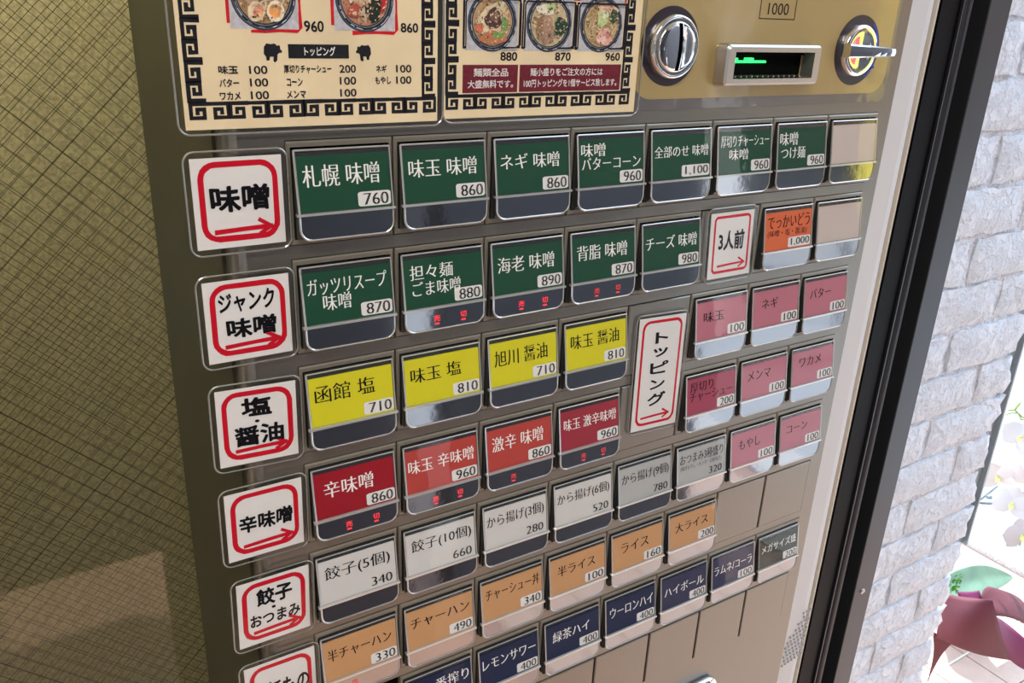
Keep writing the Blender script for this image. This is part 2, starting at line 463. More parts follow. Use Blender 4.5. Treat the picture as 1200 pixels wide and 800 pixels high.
# white painted brick wall beyond the frame
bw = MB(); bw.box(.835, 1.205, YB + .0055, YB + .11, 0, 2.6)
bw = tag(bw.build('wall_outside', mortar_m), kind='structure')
def brick_mesh(L, H, seed, jag=0):
    rnd = random.Random(seed); b = MB(); nx, nz = 9, 4; rows = []
    for k in range(nz + 1):
        row = []
        for i in range(nx + 1):
            x = L * i / nx; z = H * k / nz; y = -.004 * rnd.random() + .002 * rnd.random()
            e = min(i, nx - i, ) ; f = min(k, nz - k)
            if i in (0, nx): x += rnd.uniform(-.002, .002)
            if k in (0, nz): z += rnd.uniform(-.0025, .0025)
            if e == 0 or f == 0: y += .0038
            if jag and i >= nx - 1:
                x += rnd.uniform(-.014, .010) if i == nx else rnd.uniform(-.006, 0)
            row.append((x, y, z))
        rows.append(row)
    b.grid(rows)
    D = .012
    b.grid([[(x, y, z) for x, y, z in rows[0]], [(x, D, z) for x, y, z in rows[0]]])
    b.grid([[(x, D, z) for x, y, z in rows[-1]], rows[-1]])
    b.grid([[(x, D, z) for x, y, z in [r[0] for r in rows]], [r[0] for r in rows]])
    D2 = .09 if jag else D
    b.grid([[r[-1] for r in rows], [(r[-1][0] + (rnd.uniform(-.004, .004) if jag else 0), D2, r[-1][2]) for r in rows]])
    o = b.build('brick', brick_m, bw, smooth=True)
    return o
protos = {}
G = .008
for i in range(-13, 20):
    z = 1.254 + .07 * i + G/2
    if z < .28: continue
    xs = [.83, 1.032 if i % 2 == 0 else .925, 1.225 if i % 2 == 0 else 1.132, 1.225]
    cuts = sorted(set(xs))
    for a, c in zip(cuts[:-1], cuts[1:]):
        if c - a < .02: continue
        last = c > 1.2; L = c - a - (0 if last else G * 1.6)
        key = (round(L, 3), last, (i * 7) % 3)
        if key not in protos:
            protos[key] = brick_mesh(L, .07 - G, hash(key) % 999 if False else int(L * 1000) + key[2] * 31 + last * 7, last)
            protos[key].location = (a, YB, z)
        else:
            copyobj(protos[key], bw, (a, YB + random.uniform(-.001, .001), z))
b = MB(); b.box(1.19, 1.246, YB + .012, YB + .016, .745, 2.6); b.box(1.242, 1.247, YB + .004, YB + .03, .745, 2.6)
tag(b.build('trim_1', strip_m), kind='structure')

# ground outside: tiles with real joints
gs = MB(); gs.box(.9, 20, -4, 9, -.06, -.004); gs.box(-12, 20, -12, -3, -.06, -.004); ground = tag(gs.build('ground', grout_m), kind='structure')
b = MB(); T = .135; b.box(-T/2 + .0022, T/2 - .0022, -T/2 + .0022, T/2 - .0022, -.006, 0)
tl0 = None; cnt = 0
spots = []
for i in range(0, 12):
    for j in range(-3, 9):
        x = 1.805 + T * (i - 5) + T/2; y = .467 + T * j + T/2
        if x + T/2 > 2.43: continue
        spots.append((x, y))
for (x, y) in spots:
    if tl0 is None:
        tl0 = b.build('floor_tile', tile_m, ground, (x, y, 0))
    else: copyobj(tl0, ground, (x, y, random.uniform(-.0006, .0006)))
b = MB()
for i in range(-1, 26):
    for j in range(-30, 45):
        x = 1.805 + T * (i - 5) + T/2; y = .467 + T * j + T/2
        if (x, y) in spots or x + T/2 > 2.43: continue
        if 0 <= i < 12 and -3 <= j < 9: continue
        b.box(x - T/2 + .002, x + T/2 - .002, y - T/2 + .002, y + T/2 - .002, -.006, 0)
tag(b.build('far_floor_tile', tile_m, ground), kind='stuff')
b = MB(); b.box(1.2, 2.42, .4645, .4695, -.005, .0006); b.build('pale_joint', groutw_m, ground)
b = MB(); b.box(2.44, 2.70, -3.5, 6, -.004, .012); tag(b.build('kerb_stone', stone_m, ground))
b = MB(); b.box(2.72, 16.5, -12, 9, -.004, .001); b.box(-12, 2.72, -12, -3.0, -.004, .001); tag(b.build('street', mat('pale_asphalt', (.42, .42, .42), .8, noise=(60, .2)), ground))

# street side that the glossy parts mirror: unseen dark wall added behind the viewer, gapped for glare, building across
b = MB()
for (a0, a1, c0_, c1_) in ((-.35, .36, 0, 2.6), (.43, .76, 0, 2.6), (.90, 1.85, 0, 2.6), (.36, .43, 0, 1.38), (.36, .43, 1.52, 2.6), (.76, .90, 1.48, 2.6)): b.box(a0, a1, -1.7, -1.6, c0_, c1_)
tag(b.build('added_dark_wall', darkwall_m), kind='structure')
b = MB(); b.box(-3.0, -2.9, -3.0, .9, 0, 2.6); tag(b.build('wall_left', mat('grey_green_wall', (.22, .22, .17), .7)), kind='structure')

# houses and shop fronts across the street
rs = random.Random(11)
x = -9.
cols_ = [(.55, .52, .48), (.32, .22, .18), (.62, .60, .58), (.20, .22, .26), (.60, .48, .36), (.42, .44, .46)]
k = 0
while x < 16:
    wd_ = rs.uniform(2.2, 3.6); ht = rs.uniform(6.0, 11.0); y0 = -5.2 - rs.uniform(0, .6)
    hs = empty('shop_house', (x + wd_/2, y0, 0)); tag(hs, kind='structure'); of_ = -Vector(hs.location)
    cc = cols_[k % len(cols_)]
    b = MB(); b.box(x, x + wd_, y0 - 3, y0, 0, ht); b.build('wall', mat('house_paint_%s' % 'abcdefghijkl'[k], cc, .8), hs, of_)
    b = MB(); b.box(x + .2, x + wd_ - .2, y0, y0 + .05, .1, 2.2); b.build('shop_window', body_m, hs, of_)
    b = MB(); b.box(x + .1, x + wd_ - .1, y0, y0 + .5, 2.35, 2.75); b.build('awning', mat('awning_%s' % 'abcdefghijkl'[k], rs.choice([(.6, .04, .03), (.65, .5, .08), (.08, .2, .35), (.7, .68, .62)]), .7), hs, of_)
    z = 3.2
    while z < ht - 1:
        for q in range(2):
            b = MB(); xx = x + .35 + q * wd_ * .5; b.box(xx, xx + wd_ * .3, y0, y0 + .03, z, z + 1.0); b.build('window', body_m, hs, of_)
        z += 1.6
    x += wd_ + rs.uniform(.0, .3); k += 1
hs = empty('shop_house', (16.5, 0, 0)); tag(hs, kind='structure'); b = MB(); b.box(0, 2, -6, 9, 0, 7.5); b.build('wall', MATS['house_paint_c'], hs)
b = MB(); b.box(-.05, 0, -4, 6, .2, 2.3); b.build('shop_window', body_m, hs)
# unseen posts and banners, added to vary the reflections
for q, (px_, py_, cc_) in enumerate([(2.3, -2.6, (.65, .05, .04)), (3.4, -3.4, (.75, .72, .68)), (4.6, -3.1, (.70, .55, .08)), (6.0, -3.6, (.62, .05, .05)), (7.5, -3.3, (.10, .30, .45)), (9.5, -3.5, (.75, .73, .70)), (12., -3.7, (.1, .35, .25)), (.2, -3.6, (.7, .68, .62))]):
    b = MB(); b.tube([(px_, py_, 0), (px_, py_, 2.3)], .02, 8); po = tag(b.build('added_post', body_m), kind='structure')
    b = MB(); b.grid([[(px_ + .02 + .45 * k_ / 6, py_ + .04 * math.sin(k_ * 1.3), z_) for k_ in range(7)] for z_ in (.6, 2.2)])
    b.build('added_banner', mat('added_cloth_' + 'abcdefgh'[q], cc_, .8), po)
# low metal stand beyond the kerb
ms = empty('metal_stand', (2.72, .746, 0)); tag(ms, 'thin grey metal stand with an upright rod on the ground beyond the kerb', 'stand'); mo = -Vector(ms.location)
b = MB(); b.tube([(2.71, .90, .004), (2.71, .90, .14)], .0035, 6); b.build('rod', strip_m, ms, mo)
b = MB(); b.tube([(2.71, .90, .006), (2.90, .93, .006)], .004, 6); b.tube([(2.71, .90, .006), (2.86, .80, .006)], .004, 6); b.tube([(2.78, .90, .006), (2.92, .84, .006)], .006, 6); b.build('base_frame', strip_m, ms, mo)

# ------------------------------------------------------------------ wired window on the left
win = empty('window_1'); tag(win, kind='structure')
gx0, gx1, gz0, gz1 = -.95, .55 * S, .35, 2.3
b = MB(); b.box(gx0, gx1, YG + .040, YG + .046, gz0, gz1); b.build('figured_pane', figured_m, win)
b = MB(); b.box(gx0, gx1, YG, YG + .004, gz0, gz1); b.build('clear_pane', pane_m, win)
def wires(y, pitch, off, wd, nm):
    b = MB(); Wd = gx1 - gx0; Ht = gz1 - gz0; step = pitch * math.sqrt(2)
    for sgn in (1, -1):
        c = -Wd - Ht + off[0 if sgn > 0 else 1]
        while c < Wd + Ht:
            # line: (x - gx0) * sgn' + (z - gz0) = const
            pts = []
            for t in range(2):
                pass
            if sgn > 0: f = lambda x: gz0 + (x - gx0) + c          # rising
            else: f = lambda x: gz0 - (x - gx0) + c + Wd           # falling
            xa, xb = gx0, gx1
            if sgn > 0: xa = max(xa, gx0 - c); xb = min(xb, gx0 + Ht - c)
            else: xa = max(xa, gx0 + c + Wd - Ht); xb = min(xb, gx0 + c + Wd)
            if xb > xa:
                za, zb = f(xa), f(xb); e = wd * .7071
                b.grid([[(xa, y, za - e), (xa, y, za + e)], [(xb, y, zb - e), (xb, y, zb + e)]])
                b.grid([[(xa, y - wd*.8, za), (xa, y, za + e)], [(xb, y - wd*.8, zb), (xb, y, zb + e)]])
            c += step
    tag(b.build(nm, wire_m, win), kind='stuff')
wires(YG + .0048, .0093, (.002, .004), .00032, 'wire_mesh')
wires(YG + .0395, .0093, (.006, .0005), .00036, 'rear_wire_mesh')
b = MB()
b.box(gx0 - .05, gx0, YG - .01, YG + .06, gz0 - .05, gz1 + .05); b.box(gx0, gx1, YG - .01, YG + .06, gz1, gz1 + .3); b.box(gx0 - .05, gx1, YG - .01, YG + .06, 0, gz0)
b.build('window_frame', framef_m, win)
# the room behind the glass, with its warm lamp near the top
b = MB(); b.box(-1.5, .2, .8, .83, 0, 2.6); b.box(-1.53, -1.5, YG + .06, .83, 0, 2.6); b.box(.17, .2, YG + .055, .8, 0, 2.6)
tag(b.build('wall_kitchen', mat('kitchen_wall', (.45, .44, .33), .8)), kind='structure')
kl = bpy.data.objects.new('kitchen_lamp', bpy.data.lights.new('kitchen_lamp', 'AREA')); COL.objects.link(kl)
kl.data.size = .06; kl.data.energy = 1.5; kl.data.color = (1.0, .90, .66); kl.location = (-.22, .33, 1.85); kl.rotation_euler = (math.radians(-30), 0, 0)
# unseen light added under the ceiling to brighten the machine
cl = bpy.data.objects.new('ceiling_lamp_light', bpy.data.lights.new('ceiling_lamp_light', 'AREA')); COL.objects.link(cl)
cl.data.shape = 'RECTANGLE'; cl.data.size = .9; cl.data.size_y = .25; cl.data.energy = 9; cl.data.color = (1.0, .95, .85); cl.location = (-.5, -1.0, 2.585)

# ================================================================== TICKET MACHINE
vm = empty('ticket_machine', (3.9 * S, .09, 0))
tag(vm, 'grey metal ramen ticket vending machine with rows of square priced buttons', 'vending machine')
OFF = Vector((-3.9 * S, -.09, 0))
def part(mb, name, m_, parent=None, smooth=False, label=None, off=None):
    o = mb.build(name, m_, parent or vm, OFF if off is None else off, smooth)
    if label: o['label'] = label
    return o
ZT = 1.92
PT = -(ZT - Z0) / (RP * S)      # row coordinate of the machine's top
PBm = (Z0 - .12) / (RP * S)     # bottom of the door
# body behind the door
b = MB(); b.box(-.56*S, 8.02*S, .009, YG - .002, .1, ZT); part(b, 'cabinet_body', side_m)
b = MB(); b.box(-.4*S, 7.9*S, .03, YW - .004, 0, .1); part(b, 'plinth', black_m)
# front sheet with one opening per button row
b = MB(); xl, xrr = -.36, 8.27
ys = [PT]; NR = 8
for r in range(NR): ys += [r, r + .885]
ys += [PBm]
for k in range(0, len(ys) - 1):
    r0, r1_ = ys[k], ys[k+1]
    if k % 2 == 0:
        b.grid([[P(xl, r0), P(xrr, r0)], [P(xl, r1_), P(xrr, r1_)]])
        if k: b.grid([[P(0, r0, 0), P(8, r0, 0)], [P(0, r0, -.1), P(8, r0, -.1)]])
        if k < len(ys) - 2: b.grid([[P(0, r1_, -.1), P(8, r1_, -.1)], [P(0, r1_, 0), P(8, r1_, 0)]])
    else:
        b.grid([[P(xl, r0), P(0, r0)], [P(xl, r1_), P(0, r1_)]])
        b.grid([[P(8.0, r0), P(xrr, r0)], [P(8.0, r1_), P(xrr, r1_)]])
        b.grid([[P(0, r0, 0), P(0, r0, -.1)], [P(0, r1_, 0), P(0, r1_, -.1)]])
# rounded left edge and folded right edge
arc = [(xl - .17*math.sin(a), -.17 + .17*math.cos(a)) for a in [i * math.pi/2/8 for i in range(9)]]
b.grid([[P(x, PT, h) for x, h in arc], [P(x, PBm, h) for x, h in arc]])
b.grid([[P(xrr, PT, 0), P(xrr + .02, PT, -.02), P(xrr + .02, PT, -.3)], [P(xrr, PBm, 0), P(xrr + .02, PBm, -.02), P(xrr + .02, PBm, -.3)]])
part(b, 'door_panel', panel_m)
b = MB(); b.box(-.01*S, 8.01*S, .0052, .0075, Z0 - 8*RP*S, Z0); part(b, 'button_cavity', black_m)

# ---- buttons
U0, U1, V0, V1, H0, H1 = .072, .932, .127, .583, .055, .122
def LB(u, v, e=0.):
    """a point on the sloping label, v downwards"""
    return (S * (U0 + (U1-U0)*u), -S * (H0 + (H1-H0)*v + e), -RP * S * (V0 + (V1-V0)*v))
LVB, LVE = .60, .815
def plate_mb():
    b = MB(); g = .008; z = lambda r: -r * RP * S
    o = [(g, g), (1-g, g), (1-g, .877), (g, .877)]; bv = .014
    oi = [(g+bv, g+bv), (1-g-bv, g+bv), (1-g-bv, .877-bv), (g+bv, .877-bv)]
    ii = [(.040, .055), (.958, .055), (.958, .830), (.040, .830)]
    q = lambda pts, h: [(x*S, -h*S, z(r)) for x, r in pts + pts[:1]]
    b.grid([q(o, -.06), q(o, .006), q(oi, .018), q(ii, .018), q(ii, -.09)])
    return b
def body_mb():
    b = MB(); z = lambda r: -r * RP * S
    x0, x1_ = .052, .948
    sl = (H1 - H0) / (V1 - V0)
    pr = [(.072, .0), (.08, H0 - sl*(V0 - .08) - .014), (V1 + .01, H1 - .010), (.775, .125), (.81, .09), (.815, -.05)]
    rows = [[(x*S, -h*S, z(r)) for r, h in pr] for x in (x0, x1_)]
    b.grid(rows)
    for x in (x0, x1_):
        b.face([(x*S, -h*S, z(r)) for r, h in pr] + [(x*S, .05*S, z(.07))])
    return b
def lip_mb():
    b = MB(); z = lambda r: -r * RP * S
    ol = rrect(.058*S, .942*S, z(.815), z(.595), .10*S, 5, (1, 1, 0, 0))
    # front plate of the lip, leaning with the button
    def yy(zz): r = -zz / RP / S; return -S * (.128 + (r - .6) * .055)
    front = [(x, yy(zz), zz) for x, zz in ol]
    b.face(front)
    b.grid([front + front[:1], [(x, y + .055*S, zz) for x, y, zz in front + front[:1]]])
    return b, ol, yy
def rim_mb(ol, yy):
    b = MB(); z = lambda r: -r * RP * S; t = .011 * S
    e = [(x, yy(zz) - .2*t, zz) for x, zz in ol]           # around the lip
    n = len(e)
    low = [p for p in e if p[2] <= z(.60) + 1e-6]
    # left side down, round the bottom, and up on the right
    top_l = (.058*S, -S*(H0 - .008), z(.078)); top_r = (.945*S, -S*(H0 - .008), z(.078))
    ml = (.058*S, -S*(H1 + .006), z(.592)); mr = (.945*S, -S*(H1 + .006), z(.592))
    seq = [top_l, ml] + [p for p in e[:6]]
    b.tube(seq, t, 5)
    b.tube([p for p in e[5:12]] + [mr], t * .7, 5)
    b.tube([mr, top_r], t * .7, 5); b.tube([top_l, top_r], t * .8, 5)
    # little lugs and the ridge between label and lip
    b.box(.030*S, .962*S, -S*(H1 + .028), -S*(H1 - .01), z(.607), z(.586))
    return b
def cover_mb():
    b = MB(); e = .012
    pts = [LB(-.015, -.10, e), LB(1.012, -.10, e), LB(1.012, 1.0, e), LB(-.015, 1.0, e)]
    b.grid([[pts[0], pts[1]], [pts[3], pts[2]]]); return b
def label_mb():
    b = MB(); a = [LB(0, 0), LB(1, 0), LB(1, 1), LB(0, 1)]
    b.face(a); bk_ = [(x, y + .02*S, z) for x, y, z in a]
    b.grid([a + a[:1], bk_ + bk_[:1]]); return b
def tag_mb(u=.625):
    b = MB(); ol = rrect(u, .995, .03, .30, .04, 4)
    b.face([LB(u, 1 - v, .0018) for u, v in ol]); return b
protoP = None
def Lfn(e): return lambda x, y: LB(x, 1 - y, e)
# one entry per button: row, column, colour, ink, lines [(text, u0, u1, v0, v1)] (v downwards), price, label words, sold-out marks
W_, K_ = 'w', 'k'
def one(t, u0, u1, v0=.19, v1=.53): return [(t, u0, u1, v0, v1)]
BT = [
 (0,0,'green',W_, one('札幌 味噌', .05, .885, .16, .55), '760', 0),
 (0,1,'green',W_, one('味玉 味噌', .06, .90, .18, .52), '860', 0),
 (0,2,'green',W_, one('ネギ 味噌', .05, .87, .19, .50), '860', 0),
 (0,3,'green',W_, [('味噌', .03, .40, .08, .36), ('バターコーン', .04, .96, .38, .64)], '960', 0),
 (0,4,'green',W_, one('全部のせ 味噌', .03, .965, .24, .50), '1,100', 0),
 (0,5,'green',W_, [('厚切りチャーシュー', .04, .965, .10, .37), ('味噌', .20, .56, .42, .68)], '960', 0),
 (0,6,'green',W_, [('味噌', .03, .40, .10, .42), ('つけ麺', .06, .57, .46, .76)], '960', 0),
 (0,7,'beige',None, [], None, 0),
 (1,0,'green',W_, [('ガッツリスープ', .04, .95, .12, .44), ('味噌', .20, .52, .44, .76)], '870', 0),
 (1,1,'green',W_, [('担々麺', .07, .62, .12, .42), ('ごま味噌', .09, .71, .46, .76)], '880', 2),
 (1,2,'green',W_, one('海老 味噌', .06, .88, .20, .54), '890', 2),
 (1,3,'green',W_, one('背脂 味噌', .07, .88, .18, .52), '870', 1),
 (1,4,'green',W_, one('チーズ 味噌', .04, .955, .20, .52), '980', 0),
 (1,6,'orange',K_, [('でっかいどう', .05, .96, .08, .42), ('(味噌・塩・醤油)', .05, .90, .46, .66)], '1,000', 0),
 (1,7,'beige',None, [], None, 0),
 (2,0,'yellow',K_, one('函館 塩', .06, .78, .16, .52), '710', 0),
 (2,1,'yellow',K_, one('味玉 塩', .07, .75, .20, .52), '810', 0),
 (2,2,'yellow',K_, one('旭川 醤油', .06, .86, .18, .55), '710', 0),
 (2,3,'yellow',K_, one('味玉 醤油', .07, .88, .17, .52), '810', 0),
 (2,5,'pink',K_, one('味玉', .13, .55, .26, .54), '100', 0),
 (2,6,'pink',K_, one('ネギ', .18, .54, .22, .50), '100', 0),
 (2,7,'pink',K_, one('バター', .12, .62, .22, .50), '100', 0),
 (3,0,'red',W_, one('辛味噌', .11, .73, .20, .56), '860', 2),
 (3,1,'coral',W_, one('味玉 辛味噌', .03, .955, .22, .54), '960', 2),
 (3,2,'coral',W_, one('激辛 味噌', .07, .87, .18, .54), '860', 1),
 (3,3,'crimson',W_, one('味玉 激辛味噌', .05, .955, .20, .50), '960', 1),
 (3,5,'crimson2',K_, [('厚切り', .06, .54, .10, .37), ('チャーシュー', .05, .95, .38, .65)], '200', 0),
 (3,6,'pink',K_, one('メンマ', .12, .64, .20, .48), '100', 0),
 (3,7,'pink',K_, one('ワカメ', .16, .70, .18, .46), '100', 0),
 (4,0,'white',K_, one('餃子(5個)', .07, .93, .15, .50), '340', 0),
 (4,1,'white',K_, one('餃子(10個)', .07, .95, .16, .50), '660', 0),
 (4,2,'white',K_, one('から揚げ(3個)', .03, .96, .15, .50), '280', 0),
 (4,3,'white',K_, one('から揚げ(6個)', .03, .965, .15, .48), '520', 0),
 (4,4,'grey',K_, one('から揚げ(9個)', .04, .965, .16, .50), '780', 0),
 (4,5,'grey',K_, [('おつまみ3種盛り', .04, .965, .12, .42), ('(味付もやし・メンマ・白髪ねぎ)', .05, .93, .46, .62)], '320', 0),
 (4,6,'pink',K_, one('もやし', .16, .66, .22, .52), '100', 0),
 (4,7,'pink',K_, one('コーン', .14, .66, .24, .48), '100', 0),
 (5,0,'tan',K_, one('半チャーハン', .05, .93, .22, .52), '330', 1),
 (5,1,'tan',K_, one('チャーハン', .05, .95, .20, .48), '490', 0),
 (5,2,'tan',K_, one('チャーシュー丼', .05, .96, .14, .46), '340', 0),
 (5,3,'tan',K_, one('半ライス', .12, .82, .22, .52), '100', 0),
 (5,4,'tan',K_, one('ライス', .16, .72, .22, .52), '160', 0),
 (5,5,'tan',K_, one('大ライス', .12, .84, .22, .52), '200', 0),
 (6,1,'navy',W_, one('一番搾り', .24, .97, .14, .48), '500', 0),
 (6,2,'navy',W_, one('レモンサワー', .04, .965, .20, .50), '400', 0),
 (6,3,'navy',W_, one('緑茶ハイ', .12, .82, .22, .54), '400', 0),
 (6,4,'navy',W_, one('ウーロンハイ', .07, .965, .20, .52), '400', 0),
 (6,5,'violet',W_, one('ハイボール', .06, .95, .28, .58), '400', 0),
 (6,6,'violet',W_, one('ラムネ/コーラ', .04, .96, .26, .56), '100', 0),
 (6,7,'dark',W_, one('メガサイズ盛', .05, .96, .20, .48), '200', 0),
]
lab['crimson2'] = mat('rose_label', (.36, .06, .10), .5, spec=.2)
CW = {'green': 'dark green', 'yellow': 'bright yellow', 'red': 'deep red', 'coral': 'coral red', 'crimson': 'crimson', 'crimson2': 'rose pink', 'pink': 'pink', 'white': 'white', 'grey': 'pale grey',
      'tan': 'tan orange', 'navy': 'navy blue', 'violet': 'violet blue', 'orange': 'orange', 'beige': 'blank beige', 'dark': 'dark olive'}
lipm, ol_, yy_ = lip_mb()
pp = {}
for (r, c, colr, ink, lines, price, sold) in BT:
    loc = Vector(P(c, r)) + OFF
    if not pp:
        bt = plate_mb().build('button', plate_m, vm, loc)
        pp = {'button': bt}
        pp['body'] = body_mb().build('button_body', body_m, bt)
        pp['lip'] = lipm.build('button_lip', lip_m, bt)
        pp['rim'] = rim_mb(ol_, yy_).build('clear_rim', rim_m, bt, smooth=False)
        pp['cover'] = cover_mb().build('clear_cover', cover_m, bt)
        lb = label_mb().build('label_card', lab[colr], bt)
        LM = {colr: lb.data}; pt = None
        tagme = None
    else:
        bt = copyobj(pp['button'], vm, loc)
        for k in ('body', 'lip', 'rim', 'cover'): copyobj(pp[k], bt)
        if colr not in LM:
            me_ = lb.data.copy(); me_.materials.clear(); me_.materials.append(lab[colr]); LM[colr] = me_
        l2 = bpy.data.objects.new('label_card', LM[colr]); COL.objects.link(l2); l2.parent = bt
    bt['label'] = (CW[colr] + ' button reading ' + ' '.join(x[0] for x in lines[:1]) + ', ' + price + ' yen') if lines else 'button with a blank beige card'
    if lines:
        b = MB()
        for k, (t, u0, u1, v0, v1) in enumerate(lines):
            small = (k == 1 and t[0] == '(')
            fit_text(b, t, u0, u1, 1 - v1, 1 - v0, Lfn(.0022), offset=-.010 if small else -.011, serif=.012 if small else .022)
        o = b.build('lettering', white_txt if ink == 'w' else black_txt, bt)
    if price:
        boxed = colr not in ('white', 'grey')
        if boxed:
            if ',' in price: tag_mb(.50).build('price_tag', tag_m, bt)
            elif pt is None: pt = tag_mb().build('price_tag', tag_m, bt)
            else: copyobj(pt, bt)
        b = MB(); wdt = .088 * len(price) - (.05 if ',' in price else 0)
        if boxed: fit_text(b, price, .97 - wdt - .02, .97, .055, .27, Lfn(.0036), offset=-.020, serif=.034)
        else: fit_text(b, price, .66, .945, .07, .28, Lfn(.0030), offset=-.020, serif=.032)
        b.build('price_lettering', black_txt, bt)
    if sold:
        b = MB()
        for k, ch in enumerate('売切'):
            xx = (.40 + k * .30)
            def F(x, y):
                zz = -RP * S * (.755 - y * 1.0); return (x * S, yy_(zz) - .0004, zz)
            if sold == 1 and k == 1 and (r, c) in ((3, 2), (5, 0)): continue
            fit_text(b, ch, xx - .035, xx + .035, .02, .08, F, offset=.0)
            b.face([F(xx - .028, -.012), F(xx + .028, -.012), F(xx + .02, .004), F(xx - .02, .004)])
        b.build('sold_out_light', led_m if sold == 2 else led2_m, bt)['label'] = 'red sold-out lamp characters'

# ---- blank plates
def blank(name, c, r, w_=1., hgt=.877):
    b = MB(); g = .015
    b.bevbox(g*S, (w_ - g)*S, -.016*S, .05*S, -hgt*RP*S, -g*S, .012*S)
    return b.build(name, plate_m if False else panel_m, vm, Vector(P(c, r)) + OFF)
bp0 = None
for (r, c) in [(5, 6), (5, 7)] + [(7, k) for k in range(1, 8)] + [(2, 4), (3, 4), (1, 5)]:
    if bp0 is None: bp0 = blank('blank_plate', c, r)
    else: copyobj(bp0, vm, Vector(P(c, r)) + OFF)

# ---- gold face sheet, coin slot, bill slot, knob
b = MB(); slab(b, rrect(3.3*S, 8.05*S, P(0, -.13)[2], P(0, -6.0)[2], .15*S, 5, (0, 1, 0, 0)), -.012*S, 0); part(b, 'face_sheet', sheet_m)
b = MB(); slab(b, rrect(3.75*S, 7.975*S, P(0, -.24)[2], P(0, -5.9)[2], .26*S, 8, (1, 1, 0, 0)), -.018*S, 0); part(b, 'gold_sticker', gold_m, label='gold yellow sticker with rounded corners')
b = MB()
fit_text(b, '1000', 5.63, 5.97, 1.115, 1.235, lambda x, y: P(x, -y / 1.0 * .98, .0195), offset=-.004, serif=.006)
for (a0, a1, q0, q1) in ((5.50, 6.09, -1.045, -1.055), (5.50, 5.512, -1.5, -1.045), (6.078, 6.09, -1.5, -1.045), (5.5, 6.09, -1.49, -1.50)):
    b.face([P(a0, q0, .0195), P(a1, q0, .0195), P(a1, q1, .0195), P(a0, q1, .0195)])
part(b, 'note_mark', black_txt)
def disc_at(c, r): p = P(c, r); return p[0], p[2]
# coin slot
cx, cz = disc_at(4.225, -.755)
b = MB(); b.lathe(cx, cz, [(.30*S, -.02*S), (.30*S, -.022*S), (.405*S, -.022*S), (.405*S, -.01*S)], 48)
cs = part(b, 'coin_slot', ring_m, label='dark ring around a chrome coin slot')
b = MB(); b.lathe(cx, cz, [(.325*S, .0), (.325*S, -.09*S), (.315*S, -.115*S), (.300*S, -.125*S), (.288*S, -.12*S)], 48)
b.lathe(cx, cz, [(.262*S, -.095*S), (.252*S, -.13*S), (.24*S, -.135*S)], 48)
part(b, 'chrome_bezel', chrome_m, cs, smooth=True, off=Vector((0, 0, 0)))
b = MB(); b.lathe(cx, cz, [(.288*S, -.12*S), (.284*S, -.085*S), (.262*S, -.085*S), (.262*S, -.095*S)], 48)
part(b, 'grey_inset', strip_m, cs, off=Vector((0, 0, 0)))
# domed face in two halves with the slot between
b = MB()
for sgn in (-1, 1):
    rows = []
    for i in range(11):
        a = -math.pi/2 + math.pi * i / 10; row = []
        for j in range(9):
            f = j / 8
            X = sgn * (.028 + (.245*math.cos(a)*1.0 - .028) * f) if .245*math.cos(a) > .03 else sgn * .028
            Zz = .245 * math.sin(a)
            rr = min(1., math.hypot(X, Zz) / .25)
            hh = .135 + .045 * math.sqrt(max(0, 1 - rr*rr)) - (.03 * math.exp(-((X - .10)/.05)**2) if sgn > 0 else 0)
            row.append((cx + X*S, -hh*S, cz + Zz*S))
        rows.append(row)
    b.grid(rows)
part(b, 'chrome_face', chrome_m, cs, smooth=True, off=Vector((0, 0, 0)))
b = MB(); b.lathe(cx, cz, [(.0001, -.11*S), (.25*S, -.11*S), (.255*S, -.09*S)], 32); part(b, 'slot_gap', black_m, cs, off=Vector((0, 0, 0)))
for k in cs.children: k.location = (0, 0, 0)
# bill slot
b = MB(); z0_, z1_ = P(0, -.375)[2], P(0, -.79)[2]
o1 = rrect(4.93*S, 6.48*S, z0_, z1_, .05*S, 4); o2 = [(x*1.0, z) for x, z in rrect(4.90*S, 6.51*S, z0_ - .012*S, z1_ + .012*S, .07*S, 4)]
o0 = rrect(4.955*S, 6.455*S, z0_ + .025*S, z1_ - .025*S, .035*S, 4)
zi0, zi1 = P(0, -.443)[2], P(0, -.716)[2]
oi = rrect(5.05*S, 6.35*S, zi0, zi1, .004*S, 4)
ob = rrect(5.12*S, 6.28*S, zi0 + .02*S, zi1 - .01*S, .004*S, 4)
q = lambda pts, h: [(x, -h*S, z) for x, z in pts + pts[:1]]
b.grid([q(o2, 0), q(o2, .03), q(o1, .155), q(o0, .18), q(oi, .18), q(oi, .165), q(ob, -.25)])
bs = part(b, 'bill_slot', satin_m, label='steel framed banknote slot with a green light inside')
b = MB(); b.box(5.04*S, 6.30*S, -.026*S, -.022*S, zi0, zi1)
b.box(5.04*S, 6.22*S, -.13*S, .25*S, zi1 - .035*S, zi1 - .006*S); b.box(5.04*S, 6.20*S, -.12*S, .25*S, zi0 + .003*S, zi0 + .014*S)
part(b, 'dark_throat', black_m, bs).location = (0, 0, 0)
b = MB()
for i in range(13):
    x = (5.12 + i * .088) * S; b.box(x, x + .014*S, -.14*S, .2*S, zi0 + .012*S, zi0 + .03*S)
part(b, 'guide_ribs', satin_m, bs).location = (0, 0, 0)
b = MB(); zz = zi1 - .095*S
b.box(5.0*S, 5.66*S, -.07*S, -.03*S, zz - .028*S, zz - .004*S)
for (a0, a1) in ((5.07, 5.20), (5.34, 5.45)): b.box(a0*S, a1*S, -.075*S, -.03*S, zz - .02*S, zz + .025*S)
part(b, 'green_light', green_led, bs, label='glowing green light bar').location = (0, 0, 0)
